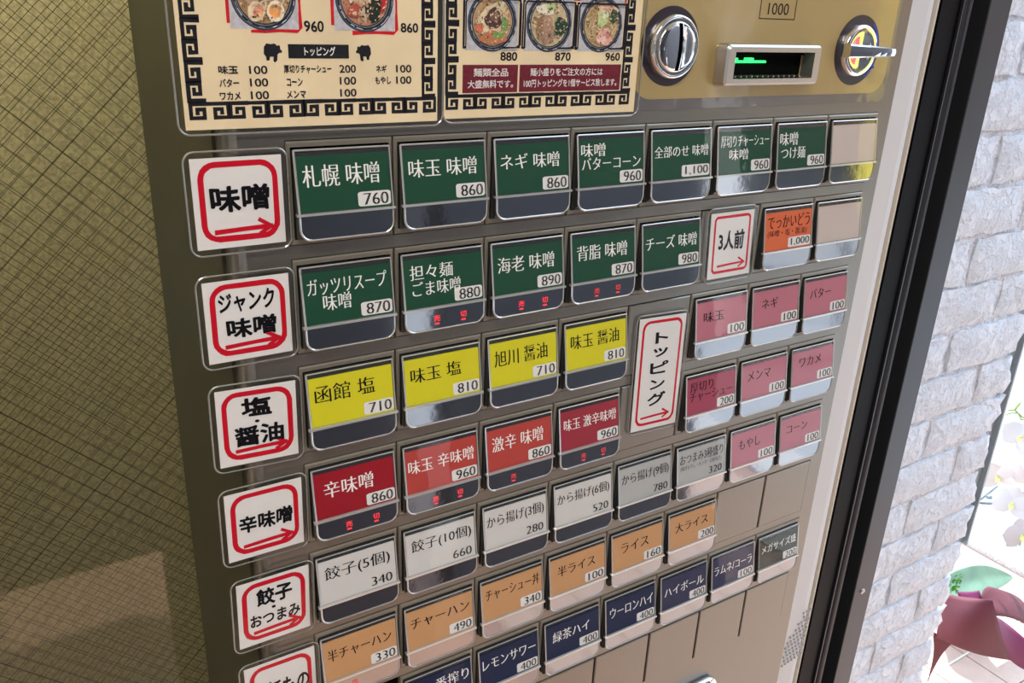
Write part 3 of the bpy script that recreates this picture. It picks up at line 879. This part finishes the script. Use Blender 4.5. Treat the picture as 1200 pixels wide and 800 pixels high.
# turning knob
cx, cz = disc_at(7.315, -.735)
b = MB(); b.lathe(cx, cz, [(.0001, -.022*S), (.415*S, -.022*S), (.42*S, -.01*S)], 48)
kb = part(b, 'return_knob', ring_m, label='chrome turning lever on a dark ring')
def at0(o): o.location = (0, 0, 0); return o
b = MB(); cx2 = cx - .03*S
b.lathe(cx2, cz, [(.305*S, -.02*S), (.305*S, -.09*S), (.29*S, -.11*S), (.26*S, -.115*S), (.18*S, -.105*S), (.0001, -.10*S)], 48)
at0(part(b, 'knob_disc', chrome_m, kb, smooth=True))
b = MB()
rows = []
for i in range(9):
    f = i / 8; x = cx2 + (-.31 + .60 * f) * S; hh = .14 + .20 * min(1, f * 1.25); t = (.085 - .03 * f)
    ring = []
    for a in range(13):
        an = 2*math.pi*a/12; ca, sa = math.cos(an), math.sin(an)
        e = .45; X = math.copysign(abs(ca)**e, ca); Y = math.copysign(abs(sa)**e, sa)
        ring.append((x, -S*(hh/2 + .05 + X*(hh/2)), cz + Y * t * S))
    rows.append(ring)
b.grid(rows); b.face(rows[-1][:-1]); b.face(rows[0][:-1][::-1])
at0(part(b, 'knob_lever', chrome_m, kb))
b = MB()
for (a0, a1) in ((.10, .95), (-1.0, -.55)):
    pts = [(cx + .375*S*math.cos(a0 + (a1-a0)*i/10), cz + .375*S*math.sin(a0 + (a1-a0)*i/10)) for i in range(11)]
    for p_, q_ in zip(pts[:-1], pts[1:]):
        d0 = ((p_[0]-cx)/.375/S, (p_[1]-cz)/.375/S); d1 = ((q_[0]-cx)/.375/S, (q_[1]-cz)/.375/S)
        b.face([(cx + d0[0]*.37*S, -.026*S, cz + d0[1]*.37*S), (cx + d0[0]*.40*S, -.026*S, cz + d0[1]*.40*S), (cx + d1[0]*.40*S, -.026*S, cz + d1[1]*.40*S), (cx + d1[0]*.37*S, -.026*S, cz + d1[1]*.37*S)])
ah = (cx + .375*S*math.cos(-.55), cz + .375*S*math.sin(-.55))
b.face([(ah[0] - .05*S, -.026*S, ah[1] - .03*S), (ah[0] + .07*S, -.026*S, ah[1] - .02*S), (ah[0] + .03*S, -.026*S, ah[1] + .09*S)])
at0(part(b, 'blue_arrow', mat('blue_ink', (.01, .05, .38), .4), kb, label='blue curved arrow'))
# chrome rimmed tray at the bottom
b = MB(); tr = rrect(3.2*S, 6.50*S, P(0, 11.2)[2], P(0, 8.42)[2], .16*S, 6)
b.tube([(x, -.06*S, z) for x, z in tr], .07*S, 10, closed=True); tyo = part(b, 'tray_rim', chrome_m, smooth=True)
b = MB(); b.face([(x, -.004*S, z) for x, z in tr]); part(b, 'tray_cover', mat('smoked_tray_cover', (.03, .03, .03), .1, coat=1.))

# ================================================================== LAMINATED ROW CARDS
def card(c0, c1, r0, r1_, lines, label, group, tilt=(0, 0), film=.052, h=.045, arrow=True, rad_=.12, wdt=.047, vertical=None, wpx=(.072, .075)):
    """white paper card in clear film; lines = [(text, u0, u1, v0, v1)]"""
    root = empty('row_card', P((c0 + c1)/2, (r0 + r1_)/2, h))
    tag(root, label, 'card', group)
    off = -Vector(root.location)
    def PP(c, r, hh=0.):
        f = (c - c0) / (c1 - c0); g = (r - r0) / (r1_ - r0)
        return Vector(P(c + tilt[0] * (g - .5), r + tilt[1] * (f - .5), h + hh)) + off
    def build(mb, name, m_, **k): return mb.build(name, m_, root)
    W, H = c1 - c0, (r1_ - r0)
    def outline(ins, rr, kk=5): return [(x, z) for x, z in rrect(c0 + ins, c1 - ins, -(r1_ - ins), -(r0 + ins), rr, kk)]
    b = MB(); ol = [(c0, -r1_), (c1, -r1_), (c1, -r0), (c0, -r0)]
    f_ = [PP(x, -z, .004) for x, z in ol]; g_ = [PP(x, -z, -.004) for x, z in ol]
    b.face(f_); b.grid([f_ + f_[:1], g_ + g_[:1]]); b.face(g_[::-1]); build(b, 'paper', paper_w)
    b = MB(); ol = outline(-film, .09)
    f_ = [PP(x, -z, .012) for x, z in ol]; g_ = [PP(x, -z, -.008) for x, z in ol]
    b.face(f_); fo = build(b, 'clear_film', film_m)
    b = MB(); b.tube([PP(x, -z, .002) for x, z in ol], .0085*S, 5, closed=True); build(b, 'film_edge', filmedge_m)
    def F(x, y): return PP(x, -y, .0055)
    # red frame, hand drawn
    b = MB(); fr_ = rrect(c0 + wpx[0], c1 - wpx[0]*.9, -(r1_ - wpx[1]), -(r0 + wpx[1]*.7), rad_, 5)
    def st(pts, wd, e=.0055, closed=False):
        L, R_ = ribbon(pts, wd, closed, .08)
        b.grid([[PP(x, -z, e) for x, z in R_], [PP(x, -z, e) for x, z in L]])
    st([(x + random.uniform(-.0015, .0015), z + random.uniform(-.0015, .0015)) for x, z in fr_], wdt, closed=True)
    ya = -(r1_ - H*.185 if not vertical else r1_ - .16)
    xa, xb = c0 + W*.22, c1 - W*.16
    if vertical: xa = c0 + W*.2; xb = c1 - W*.2
    st([(xa, ya), ((xa+xb)/2, ya + .01), (xb, ya + .015)], wdt*.8, .0062)
    st([(xb - W*.13, ya + .075), (xb, ya + .015), (xb - W*.12, ya - .035)], wdt*.7, .0068)
    build(b, 'red_marker_line', red_ink)
    b = MB()
    for (t, u0, u1, v0, v1) in lines:
        fit_text(b, t, c0 + W*u0, c0 + W*u1, -(r0 + H*v1), -(r0 + H*v0), lambda x, y: PP(x, -y, .0065), offset=.028 if vertical else (.034 if len(t) < 4 else .030), jitter=.02)
    build(b, 'hand_lettering', black_txt)
    return root
GR = 'laminated cards naming the rows down the left'
def lab_card(r0, r1_, lines, label, c0=-.80, c1=-.05, **k): return card(c0, c1, r0, r1_, lines, label, GR, **k)
lab_card(.10, .825, [('味噌', .18, .84, .30, .60)], 'white laminated card reading 味噌 beside the top button row', tilt=(0, 0))
lab_card(1.10, 1.815, [('ジャンク', .16, .82, .15, .40), ('味噌', .23, .82, .47, .72)], 'white laminated card reading ジャンク味噌 beside the second row', tilt=(0, 0))
lab_card(2.09, 2.83, [('塩', .30, .68, .13, .38), ('・', .46, .52, .43, .47), ('醤油', .20, .82, .50, .76)], 'white laminated card reading 塩・醤油 beside the yellow row', c0=-.79, tilt=(-.01, .03))
lab_card(3.105, 3.82, [('辛味噌', .16, .86, .36, .62)], 'white laminated card reading 辛味噌 beside the red row', tilt=(-.01, 0))
lab_card(4.10, 4.84, [('餃子', .26, .76, .15, .42), ('・', .46, .52, .46, .50), ('おつまみ', .16, .86, .53, .73)], 'white laminated card reading 餃子・おつまみ beside the white row', c0=-.775, c1=-.035, tilt=(-.02, 0))
lab_card(5.11, 5.85, [('ご飯もの', .10, .90, .34, .66)], 'white laminated card reading ご飯もの at the bottom edge', c0=-.77, c1=-.015)
cd = card(5.165, 5.895, 1.05, 1.845, [('3人前', .20, .80, .28, .58)], 'small white laminated card reading 3人前 in the second row', 'laminated cards stuck over the blank plates', tilt=(.06, 0), film=.055, h=.04, wdt=.032, rad_=.05)
cd = card(4.185, 4.935, 2.20, 3.655, [('ト', .36, .64, .13, .23), ('ッ', .34, .66, .27, .35), ('ピ', .30, .70, .39, .50), ('ン', .33, .66, .55, .64), ('グ', .30, .70, .67, .79)],
          'tall white laminated card reading トッピング with a red frame', 'laminated cards stuck over the blank plates', tilt=(.03, .03), film=.04, h=.04, wdt=.035, rad_=.10, vertical=True)

# ================================================================== MENU POSTERS
def meander_unit(mb, x, r, w_, hgt, flip, h, vertical=False, col=(.02, .02, .025)):
    """one squared spiral in the cell at (x, r)"""
    path = [(.96, .04), (.04, .04), (.04, .96), (.74, .96), (.74, .40), (.38, .40), (.38, .66)]
    pts = []
    for a, c in path:
        if vertical:
            if flip: c = 1 - c
        elif flip: a = 1 - a
        pts.append((x + a * w_, r + c * hgt))
    mb.col = col
    stroke(mb, pts, .031, h, wob=.14)
def poster(name, c0, c1, r0, r1_, label, film):
    root = empty(name, P((c0 + c1)/2, r1_, .045)); tag(root, label, 'poster', 'laminated menu posters at the top')
    off = -Vector(root.location)
    b = MB(); b.box(c0*S, c1*S, -.045*S, -.037*S, P(0, r1_)[2], P(0, r0)[2]); b.build('paper', poster_m, root, off)
    ol = rrect(film[0]*S, film[1]*S, P(0, film[2])[2], P(0, r0 - .06)[2], .09*S, 5)
    b = MB(); b.face([(x, -.052*S, z) for x, z in ol]); b.build('clear_film', film_m, root, off)
    b = MB(); b.tube([(x, -.044*S, z) for x, z in ol], .009*S, 5, closed=True); b.build('film_edge', filmedge_m, root, off)
    return root, off
HP = .0462
def bowl(mb, cx, cr, R, kind):
    L = [HP + .0004]
    def nx(): L[0] += .00022; return L[0]
    mb.col = (.62, .62, .66); mb.face([P(cx - R*1.05, cr - R*.92, nx()), P(cx + R*1.05, cr - R*.92, L[0]), P(cx + R*1.05, cr + R*.955/RP, L[0]), P(cx - R*1.05, cr + R*.955/RP, L[0])][::-1])
    for f, c in ((1.0, (.05, .06, .09)), (.95, (.16, .19, .24)), (.935, (.03, .035, .05)), (.86, (.30, .33, .38)), (.84, (.05, .05, .06))):
        mb.col = c; blob(mb, cx, cr, R*f, R*f, nx(), 36)
    base = {'miso': (.52, .33, .17), 'red': (.60, .30, .20), 'tan': (.62, .40, .22), 'pale': (.70, .58, .36), 'chashu': (.62, .44, .22)}[kind]; mb.col = base
    blob(mb, cx, cr, R*.80, R*.80, nx(), 30)
    for k in range(34):          # noodles
        a = random.uniform(0, 6.28); rr = R * .62 * math.sqrt(random.random()); x, y = cx + rr*math.cos(a), cr + rr*math.sin(a)/RP
        mb.col = random.choice([(.80, .66, .40), (.72, .54, .30), (.55, .38, .2), (.85, .74, .5)])
        a2 = random.uniform(0, 3.14); l = R * .16
        stroke(mb, [(x - l*math.cos(a2), y - l*math.sin(a2)), (x + l*.1, y + l*.15), (x + l*math.cos(a2), y + l*math.sin(a2))], R*.045, nx())
    L[0] += .0001; flecks(mb, cx, cr, R, 60, L[0], [base, (.25, .15, .08), (.75, .55, .3), (.4, .1, .06), (.2, .22, .08)]); L[0] += .004
    def bl(x, y, rx, ry, c, wob=.12, rot=0.): mb.col = c; blob(mb, cx + x*R, cr + y*R, rx*R, ry*R, nx(), 18, wob, rot=rot)
    if kind == 'miso':
        bl(.35, -.2, .35, .3, (.06, .05, .04)); bl(-.3, -.1, .35, .28, (.30, .19, .12)); bl(-.35, .1, .24, .16, (.50, .32, .22))
        bl(-.26, .44, .26, .30, (.78, .64, .42), .03, .5); bl(-.20, .42, .15, .2, (.70, .30, .22), .05, .5); bl(-.16, .50, .08, .10, (.85, .42, .18), .05)
        bl(.33, .42, .27, .31, (.88, .80, .62), .02, .2); bl(.31, .41, .18, .20, (.85, .36, .10), .03); bl(.32, .40, .08, .09, (.90, .50, .22), .06)
        for k in range(7): mb.col = (.42, .46, .18); stroke(mb, [(cx - .1*R + k*.05*R, cr - .5*R), (cx + .0*R + k*.03*R, cr + .05*R)], R*.03, nx())
    elif kind == 'red':
        bl(.55, -.05, .25, .4, (.60, .04, .05)); bl(-.5, -.25, .28, .3, (.62, .06, .06)); bl(-.2, .05, .3, .35, (.55, .36, .22)); bl(-.35, .35, .28, .2, (.48, .10, .07))
        bl(.05, .35, .22, .3, (.62, .46, .32)); bl(.28, .3, .27, .40, (.03, .04, .03), .12, .3); bl(.1, -.5, .3, .2, (.45, .55, .2))
        for k in range(10): bl(random.uniform(-.6, .1), random.uniform(-.2, .5), .08, .06, (.72, .52, .36))
    elif kind == 'tan':
        bl(0, 0, .62, .6, (.72, .60, .40)); bl(.45, .1, .15, .3, (.2, .35, .12)); bl(-.55, .2, .18, .16, (.65, .2, .12))
        bl(0, .5, .55, .22, (.50, .20, .10)); bl(.2, .42, .22, .1, (.16, .36, .10)); bl(0, -.1, .34, .34, (.10, .055, .05)); bl(.05, -.15, .2, .18, (.2, .11, .09))
        bl(.3, -.55, .15, .1, (.60, .62, .40))
    elif kind == 'pale':
        bl(-.2, -.45, .4, .2, (.80, .76, .60)); bl(.5, .1, .3, .32, (.03, .07, .05)); bl(-.35, .05, .22, .36, (.30, .17, .10), .1, .3); bl(-.1, .3, .3, .42, (.38, .24, .17)); bl(-.1, .0, .2, .3, (.45, .28, .19)); bl(0, -.55, .2, .14, (.50, .62, .3))
    else:
        bl(.2, -.5, .5, .25, (.80, .50, .36)); bl(.55, -.3, .2, .25, (.04, .10, .06)); bl(0, -.2, .26, .3, (.55, .66, .30)); bl(.1, -.35, .2, .15, (.72, .78, .5))
        bl(.15, .42, .38, .32, (.78, .42, .34), .1); bl(.05, .5, .2, .18, (.86, .58, .50), .1); bl(.3, .35, .14, .12, (.62, .28, .22), .1)
    L[0] += .0003; flecks(mb, cx, cr, R, 110, L[0], [base, (.30, .18, .10), (.82, .70, .48), (.10, .07, .05), (.70, .45, .30), (.75, .62, .40)]); L[0] += .008
    for k in range(16):
        a = k * .39 + random.random() * .2; mb.col = random.choice([(.75, .78, .82), (.3, .34, .4)]); a2 = a + random.uniform(.1, .3)
        stroke(mb, [(cx + R*.92*math.cos(a), cr + R*.92*math.sin(a)/RP), (cx + R*.92*math.cos(a2), cr + R*.92*math.sin(a2)/RP)], R*.02, L[0])
    return L[0]
def flecks(mb, cx, cr, R, n_, h0, pal):
    for k in range(n_):
        a = random.uniform(0, 6.28); rr = R * .78 * math.sqrt(random.random()); c = random.choice(pal); f = random.uniform(.6, 1.15)
        mb.col = tuple(min(1, v*f) for v in c); blob(mb, cx + rr*math.cos(a), cr + rr*math.sin(a)/RP, R*random.uniform(.02, .07), R*random.uniform(.01, .035), h0 + k * .00006, 7, .2, rot=random.uniform(0, 3))
def bear(mb, cx, cr, s_, d, h):
    pts = [(-.5, .1), (-.46, -.3), (-.3, -.5), (0, -.46), (.25, -.5), (.42, -.36), (.52, -.42), (.6, -.34), (.6, -.18), (.72, -.05), (.66, .05), (.5, .06), (.4, .15), (.36, .5), (.2, .62), (.1, .52), (.14, .28), (-.1, .28), (-.16, .5), (-.34, .5), (-.36, .3)]
    mb.face([P(cx + d*x*s_, cr + y*s_, h) for x, y in pts])
p1, o1_ = poster('menu_poster', -.797, 1.435, -2.8, -.115, 'parchment menu poster on the left with トッピング price list and two ramen pictures', (-.852, 1.490, -.078))
b = MB()
ux = .155
# border: left column, right column, bottom row
k = 0; r = -.462
while r > -2.2:
    meander_unit(b, -.755, r, .128, .135, k % 2 == 0, HP, True); meander_unit(b, 1.285, r, .120, .135, k % 2 == 0, HP, True); r -= .148; k += 1
for k in range(14):
    meander_unit(b, -.752 + k * .1552, -.312, .148, .112, k % 2 == 1, HP)
b.build('meander_border', print_m, p1, o1_)
b = MB(); b.col = (.02, .02, .025)
tx = lambda x, y: P(x, -y, HP + .0006)
def T(mb, t, xc, rc, wd, hh, off=.03, jit=.02, left=False):
    fit_text(mb, t, xc - wd/2, xc + wd/2, -rc - hh/2, -rc + hh/2, tx, offset=off, jitter=jit)
b.face([P(.065, -.742, HP + .0003), P(.59, -.742, HP + .0003), P(.59, -.636, HP + .0003), P(.065, -.636, HP + .0003)])
bear(b, -.075, -.683, .125, 1, HP + .0003); bear(b, .735, -.683, .115, -1, HP + .0003)
for (t, x, r, wd) in (('味玉', -.43, -.553, .155), ('バター', -.43, -.457, .155), ('ワカメ', -.43, -.362, .165), ('厚切りチャーシュー', .225, -.555, .41), ('コーン', .105, -.457, .135), ('メンマ', .115, -.363, .165), ('ネギ', .885, -.555, .10), ('もやし', .90, -.463, .15)):
    T(b, t, x, r, wd, .062)
for (x, r, t) in ((-.19, -.551, '100'), (-.19, -.458, '100'), (-.19, -.363, '100'), (.575, -.556, '200'), (.575, -.463, '100'), (.575, -.368, '100'), (1.10, -.555, '100'), (1.10, -.463, '100')):
    T(b, t, x, r, .15, .062, .02)
T(b, '960', .293, -.875, .17, .082, .025); T(b, '860', 1.158, -.879, .17, .075, .025)
b.col = (.9, .9, .85); fit_text(b, 'トッピング', .20, .47, .655, .725, lambda x, y: P(x, -y, HP + .0010), offset=.02, jitter=.02)
b.build('menu_lettering', print_m, p1, o1_)
for (x0, x1_, cx, kind) in ((-.395, .175, -.125, 'miso'), (.46, 1.03, .735, 'red')):
    b = MB(); b.col = (.70, .02, .03)
    stroke(b, [(x0, -1.6), (x0 - .004, -.90)], .035, HP, wob=.3)
    stroke(b, [(x0 + .18, -.832), (x0 + .28, -.835), (x0 + .40, -.842), (x1_ - .03, -.838), (x1_, -.87), (x1_ + .004, -1.0), (x1_, -1.6)], .03, HP + .0004, wob=.5)
    bowl(b, (x0 + x1_)/2, -1.088, .262, kind)
    b.build('bowl_picture', print_m, p1, o1_)
p2, o2_ = poster('menu_poster', 1.505, 3.775, -2.8, -.128, 'parchment menu poster beside the coin slot with three ramen pictures and crimson notes', (1.494, 3.83, -.092))
b = MB(); k = 0; r = -.475
while r > -2.2:
    meander_unit(b, 1.525, r, .120, .135, k % 2 == 0, HP, True); meander_unit(b, 3.58, r, .115, .135, k % 2 == 0, HP, True); r -= .148; k += 1
for k in range(14): meander_unit(b, 1.528 + k * .1548, -.325, .148, .112, k % 2 == 1, HP)
b.build('meander_border', print_m, p2, o2_)
b = MB(); b.col = (.19, .025, .040)
b.face([P(1.695, -.585, HP), P(2.298, -.585, HP), P(2.298, -.345, HP), P(1.695, -.345, HP)][::-1])
b.face([P(2.318, -.585, HP), P(3.555, -.585, HP), P(3.555, -.345, HP), P(2.318, -.345, HP)][::-1])
b.col = (.75, .02, .03); b.face([P(2.7, -1.20, HP), P(3.56, -1.20, HP), P(3.56, -1.145, HP), P(2.7, -1.145, HP)][::-1])
b.col = (.86, .80, .78)
T(b, '麺類全品', 2.00, -.520, .38, .072, .022); T(b, '大盛無料です。', 2.00, -.420, .50, .072, .022)
T(b, '麺小盛りをご注文の方には', 2.88, -.520, .88, .072, .022); T(b, '100円トッピングを1個サービス致します。', 2.94, -.420, 1.14, .072, .022)
b.col = (.02, .02, .025)
for x, t in ((2.19, '880'), (2.815, '870'), (3.435, '960')): T(b, t, x, -.656, .19, .075, .025)
b.build('menu_lettering', print_m, p2, o2_)
for (x0, x1_, kind) in ((1.70, 2.30, 'tan'), (2.335, 2.93, 'pale'), (2.96, 3.56, 'chashu')):
    b = MB(); b.col = (.02, .02, .03)
    stroke(b, [(x0, -1.125), (x1_, -1.130), (x1_, -.735), (x0, -.73)], .02, HP + .0003, closed=True, wob=.3)
    b.col = (.64, .64, .68)
    hh = bowl(b, (x0 + x1_)/2, -.945, .262, kind)
    b.col = (.02, .02, .03); stroke(b, [(x0 + .01, -.735), (x0 + .006, -1.10), (x0 + .03, -1.125), (x1_ - .03, -1.130), (x1_ - .006, -1.10), (x1_ - .004, -.76), (x1_ - .05, -.733), (x1_ - .2, -.730)], .016, hh + .0005, wob=.3)
    b.build('bowl_picture', print_m, p2, o2_)

# ================================================================== ORCHID OUTSIDE
orc = empty('potted_orchid', (1.86, .50, 0)); tag(orc, 'white orchid in a pot wrapped in maroon paper on the tiles outside', 'potted plant')
oo = -Vector(orc.location)
b = MB()
prof = [(.0001, .0), (.085, .0), (.095, .02), (.12, .22), (.128, .235), (.115, .235), (.105, .2), (.0001, .2)]
b.grid([[(2.00 + .50*r*math.cos(2*math.pi*j/24), .54 + .50*r*math.sin(2*math.pi*j/24), z*.8) for j in range(25)] for r, z in prof]); b.build('pot', pot_m, orc, oo, True)
def sheet(name, ctr, m_, thick=.0015):
    rows = [[Vector(p) for p in r] for r in ctr]; b = MB(); b.grid(rows); o = b.build(name, m_, orc, oo, True)
    md = o.modifiers.new('u', 'SUBSURF'); md.levels = 2; md.render_levels = 2; md.boundary_smooth = 'PRESERVE_CORNERS'; md = o.modifiers.new('s', 'SOLIDIFY'); md.thickness = thick; return o
# front sheet of the wrapping: flares out towards the viewer
sheet('wrapping_paper', [
    [(1.700, .455, .306), (1.714, .410, .318), (1.721, .380, .334), (1.739, .360, .336)],
    [(1.690, .445, .272), (1.675, .390, .290), (1.700, .358, .300), (1.754, .345, .286)],
    [(1.682, .435, .238), (1.672, .385, .240), (1.712, .350, .242), (1.783, .335, .223)],
    [(1.677, .430, .199), (1.683, .380, .206), (1.758, .355, .166), (1.878, .335, .115)]], wrap_m)
sheet('wrapping_tail', [
    [(1.670, .440, .215), (1.696, .420, .195), (1.712, .405, .190)],
    [(1.694, .430, .144), (1.703, .430, .140), (1.712, .425, .140)],
    [(1.716, .440, .030), (1.719, .440, .045), (1.722, .440, .060)]], wrap_m)
sheet('wrapping_paper_roll', [
    [(1.855, .430, .237), (1.860, .440, .258), (1.929, .460, .238), (1.989, .470, .200)],
    [(1.865, .410, .230), (1.960, .440, .205), (2.053, .460, .174), (2.114, .470, .135)],
    [(1.870, .390, .215), (1.978, .410, .188), (2.066, .430, .160), (2.157, .450, .106)],
    [(1.860, .400, .215), (1.950, .390, .178), (2.040, .385, .120), (2.130, .380, .060)]], wrap_m)
sheet('wrapping_lining', [
    [(1.752, .352, .292), (1.870, .370, .210), (1.905, .335, .175), (1.935, .310, .140)],
    [(1.785, .340, .222), (1.858, .340, .170), (1.900, .315, .138), (1.948, .305, .102)],
    [(1.866, .337, .124), (1.890, .325, .100), (1.927, .310, .076), (1.968, .302, .058)]], wrapi_m)
sheet('inner_lining', [[(1.80, .470, .262), (1.841, .460, .250), (1.870, .450, .252)], [(1.80, .45, .240), (1.836, .440, .236), (1.865, .435, .236)]], wrapi_m)
# leaves
def leaf(name, pts, wds, m_, up_=Vector((0.1, -.5, .85))):
    b = MB(); rows = []
    pts = [Vector(p) for p in pts]
    for i, p in enumerate(pts):
        t = (pts[min(i+1, len(pts)-1)] - pts[max(i-1, 0)]).normalized(); s_ = t.cross(up_).normalized()
        rows.append([p - s_*wds[i], p - s_*wds[i]*.5 - up_*wds[i]*.10, p - up_*wds[i]*.22, p + s_*wds[i]*.5 - up_*wds[i]*.10, p + s_*wds[i]])
    b.grid(rows); o = b.build(name, m_, orc, oo, True)
    md = o.modifiers.new('s', 'SOLIDIFY'); md.thickness = .0018; md = o.modifiers.new('u', 'SUBSURF'); md.levels = 2; md.render_levels = 2; md.boundary_smooth = 'PRESERVE_CORNERS'; return o
leaf('leaf', [(1.80, .52, .205), (1.88, .51, .215), (1.97, .50, .217), (2.06, .495, .20), (2.14, .49, .168)], [.022, .040, .042, .032, .003], leaf_m)
b = MB()
for k in range(14):
    a = random.uniform(0, 6.3); rr = random.uniform(.0, .022)
    x, y, z = 1.845 + rr*math.cos(a), .50 + rr*math.sin(a)*.5, .245 + random.uniform(-.035, .028)
    for q_ in range(3):
        an = random.uniform(0, 6.3); b.face([(x, y, z), (x + .014*math.cos(an), y - .006, z + .014*math.sin(an)), (x + .012*math.cos(an+.9), y - .006, z + .012*math.sin(an+.9))])
tag(b.build('moss', moss_m, orc, oo), kind='stuff', label='bright green moss in the pot')
# stem arching over, with blossoms along it
b = MB()
b.tube([(2.30, .56, .2), (2.32, .56, .45), (2.22, .54, .60), (2.10, .52, .655), (1.97, .51, .695), (1.90, .50, .735), (1.868, .50, .742)], .0022, 6)
b.tube([(2.06, .515, .66), (1.955, .505, .695), (1.92, .50, .722), (1.885, .50, .731), (1.862, .50, .732)], .0018, 6)
b.tube([(1.898, .50, .737), (1.905, .498, .75), (1.915, .497, .757)], [.003, .0035, .0005], 6)
b.tube([(2.22, .54, .60), (2.18, .53, .52), (2.20, .53, .40), (2.22, .53, .22)], .0022, 6)
b.build('flower_stem', stem_m, orc, oo, True)
def petal(mb, c, ax, wd, ln, nrm, cup=.2):
    side = nrm.cross(ax).normalized(); rows = []
    for i in range(6):
        f = i / 5; w__ = wd * math.sin(math.pi * min(1, f*.88 + .12)) ** .7 * (1 if f < 1 else .35)
        base = c + ax * ln * f + nrm * (cup * ln * f * f)
        rows.append([base + side * w__ * s_ + nrm * (.10 * w__ * (1 - s_*s_)) for s_ in (-1, -.5, 0, .5, 1)])
    mb.grid(rows)
camv = Vector((-.125, -.397, 1.6))
for k, (x, y, z, sz, rot) in enumerate([(1.968, 0.500, 0.645, 0.045, 0.2), (2.082, 0.510, 0.559, 0.050, 1.0), (1.953, 0.520, 0.527, 0.044, -0.5), (2.083, 0.500, 0.490, 0.050, 0.5), (2.050, 0.510, 0.421, 0.050, 0.1), (2.153, 0.520, 0.374, 0.050, 0.8), (2.133, 0.500, 0.301, 0.050, -0.3), (2.252, 0.510, 0.201, 0.045, 0.4)]):
    c = Vector((x, y, z)); nrm = ((camv - c).normalized() + Vector((random.uniform(-.35, .35), random.uniform(-.3, .3), random.uniform(-.5, .1)))).normalized()
    u_ = nrm.cross(Vector((0, 0, 1))).normalized(); v_ = nrm.cross(u_) * -1
    b = MB()
    for j, (ang, ln, wd) in enumerate(((90, 1, .38), (210, 1, .36), (330, 1, .36), (165, 1.05, .60), (15, 1.05, .60))):
        a = math.radians(ang) + rot; ax = u_ * math.cos(a) + v_ * math.sin(a)
        petal(b, c + nrm * (.001 if j > 2 else 0), ax, sz*wd, sz*ln, nrm, random.uniform(.0, .25))
    fl = b.build('blossom', petal_m, orc, oo, True)
    b = MB(); a = math.radians(270) + rot; ax = u_ * math.cos(a) + v_ * math.sin(a)
    petal(b, c + nrm * .004, (ax*.7 + nrm*.5).normalized(), sz*.13, sz*.36, nrm, .3)
    b.tube([c + nrm*.002, c + nrm*.009 - ax*.003], [.0035, .0025], 6)
    b.build('flower_heart', lipflower_m, fl, None, True)
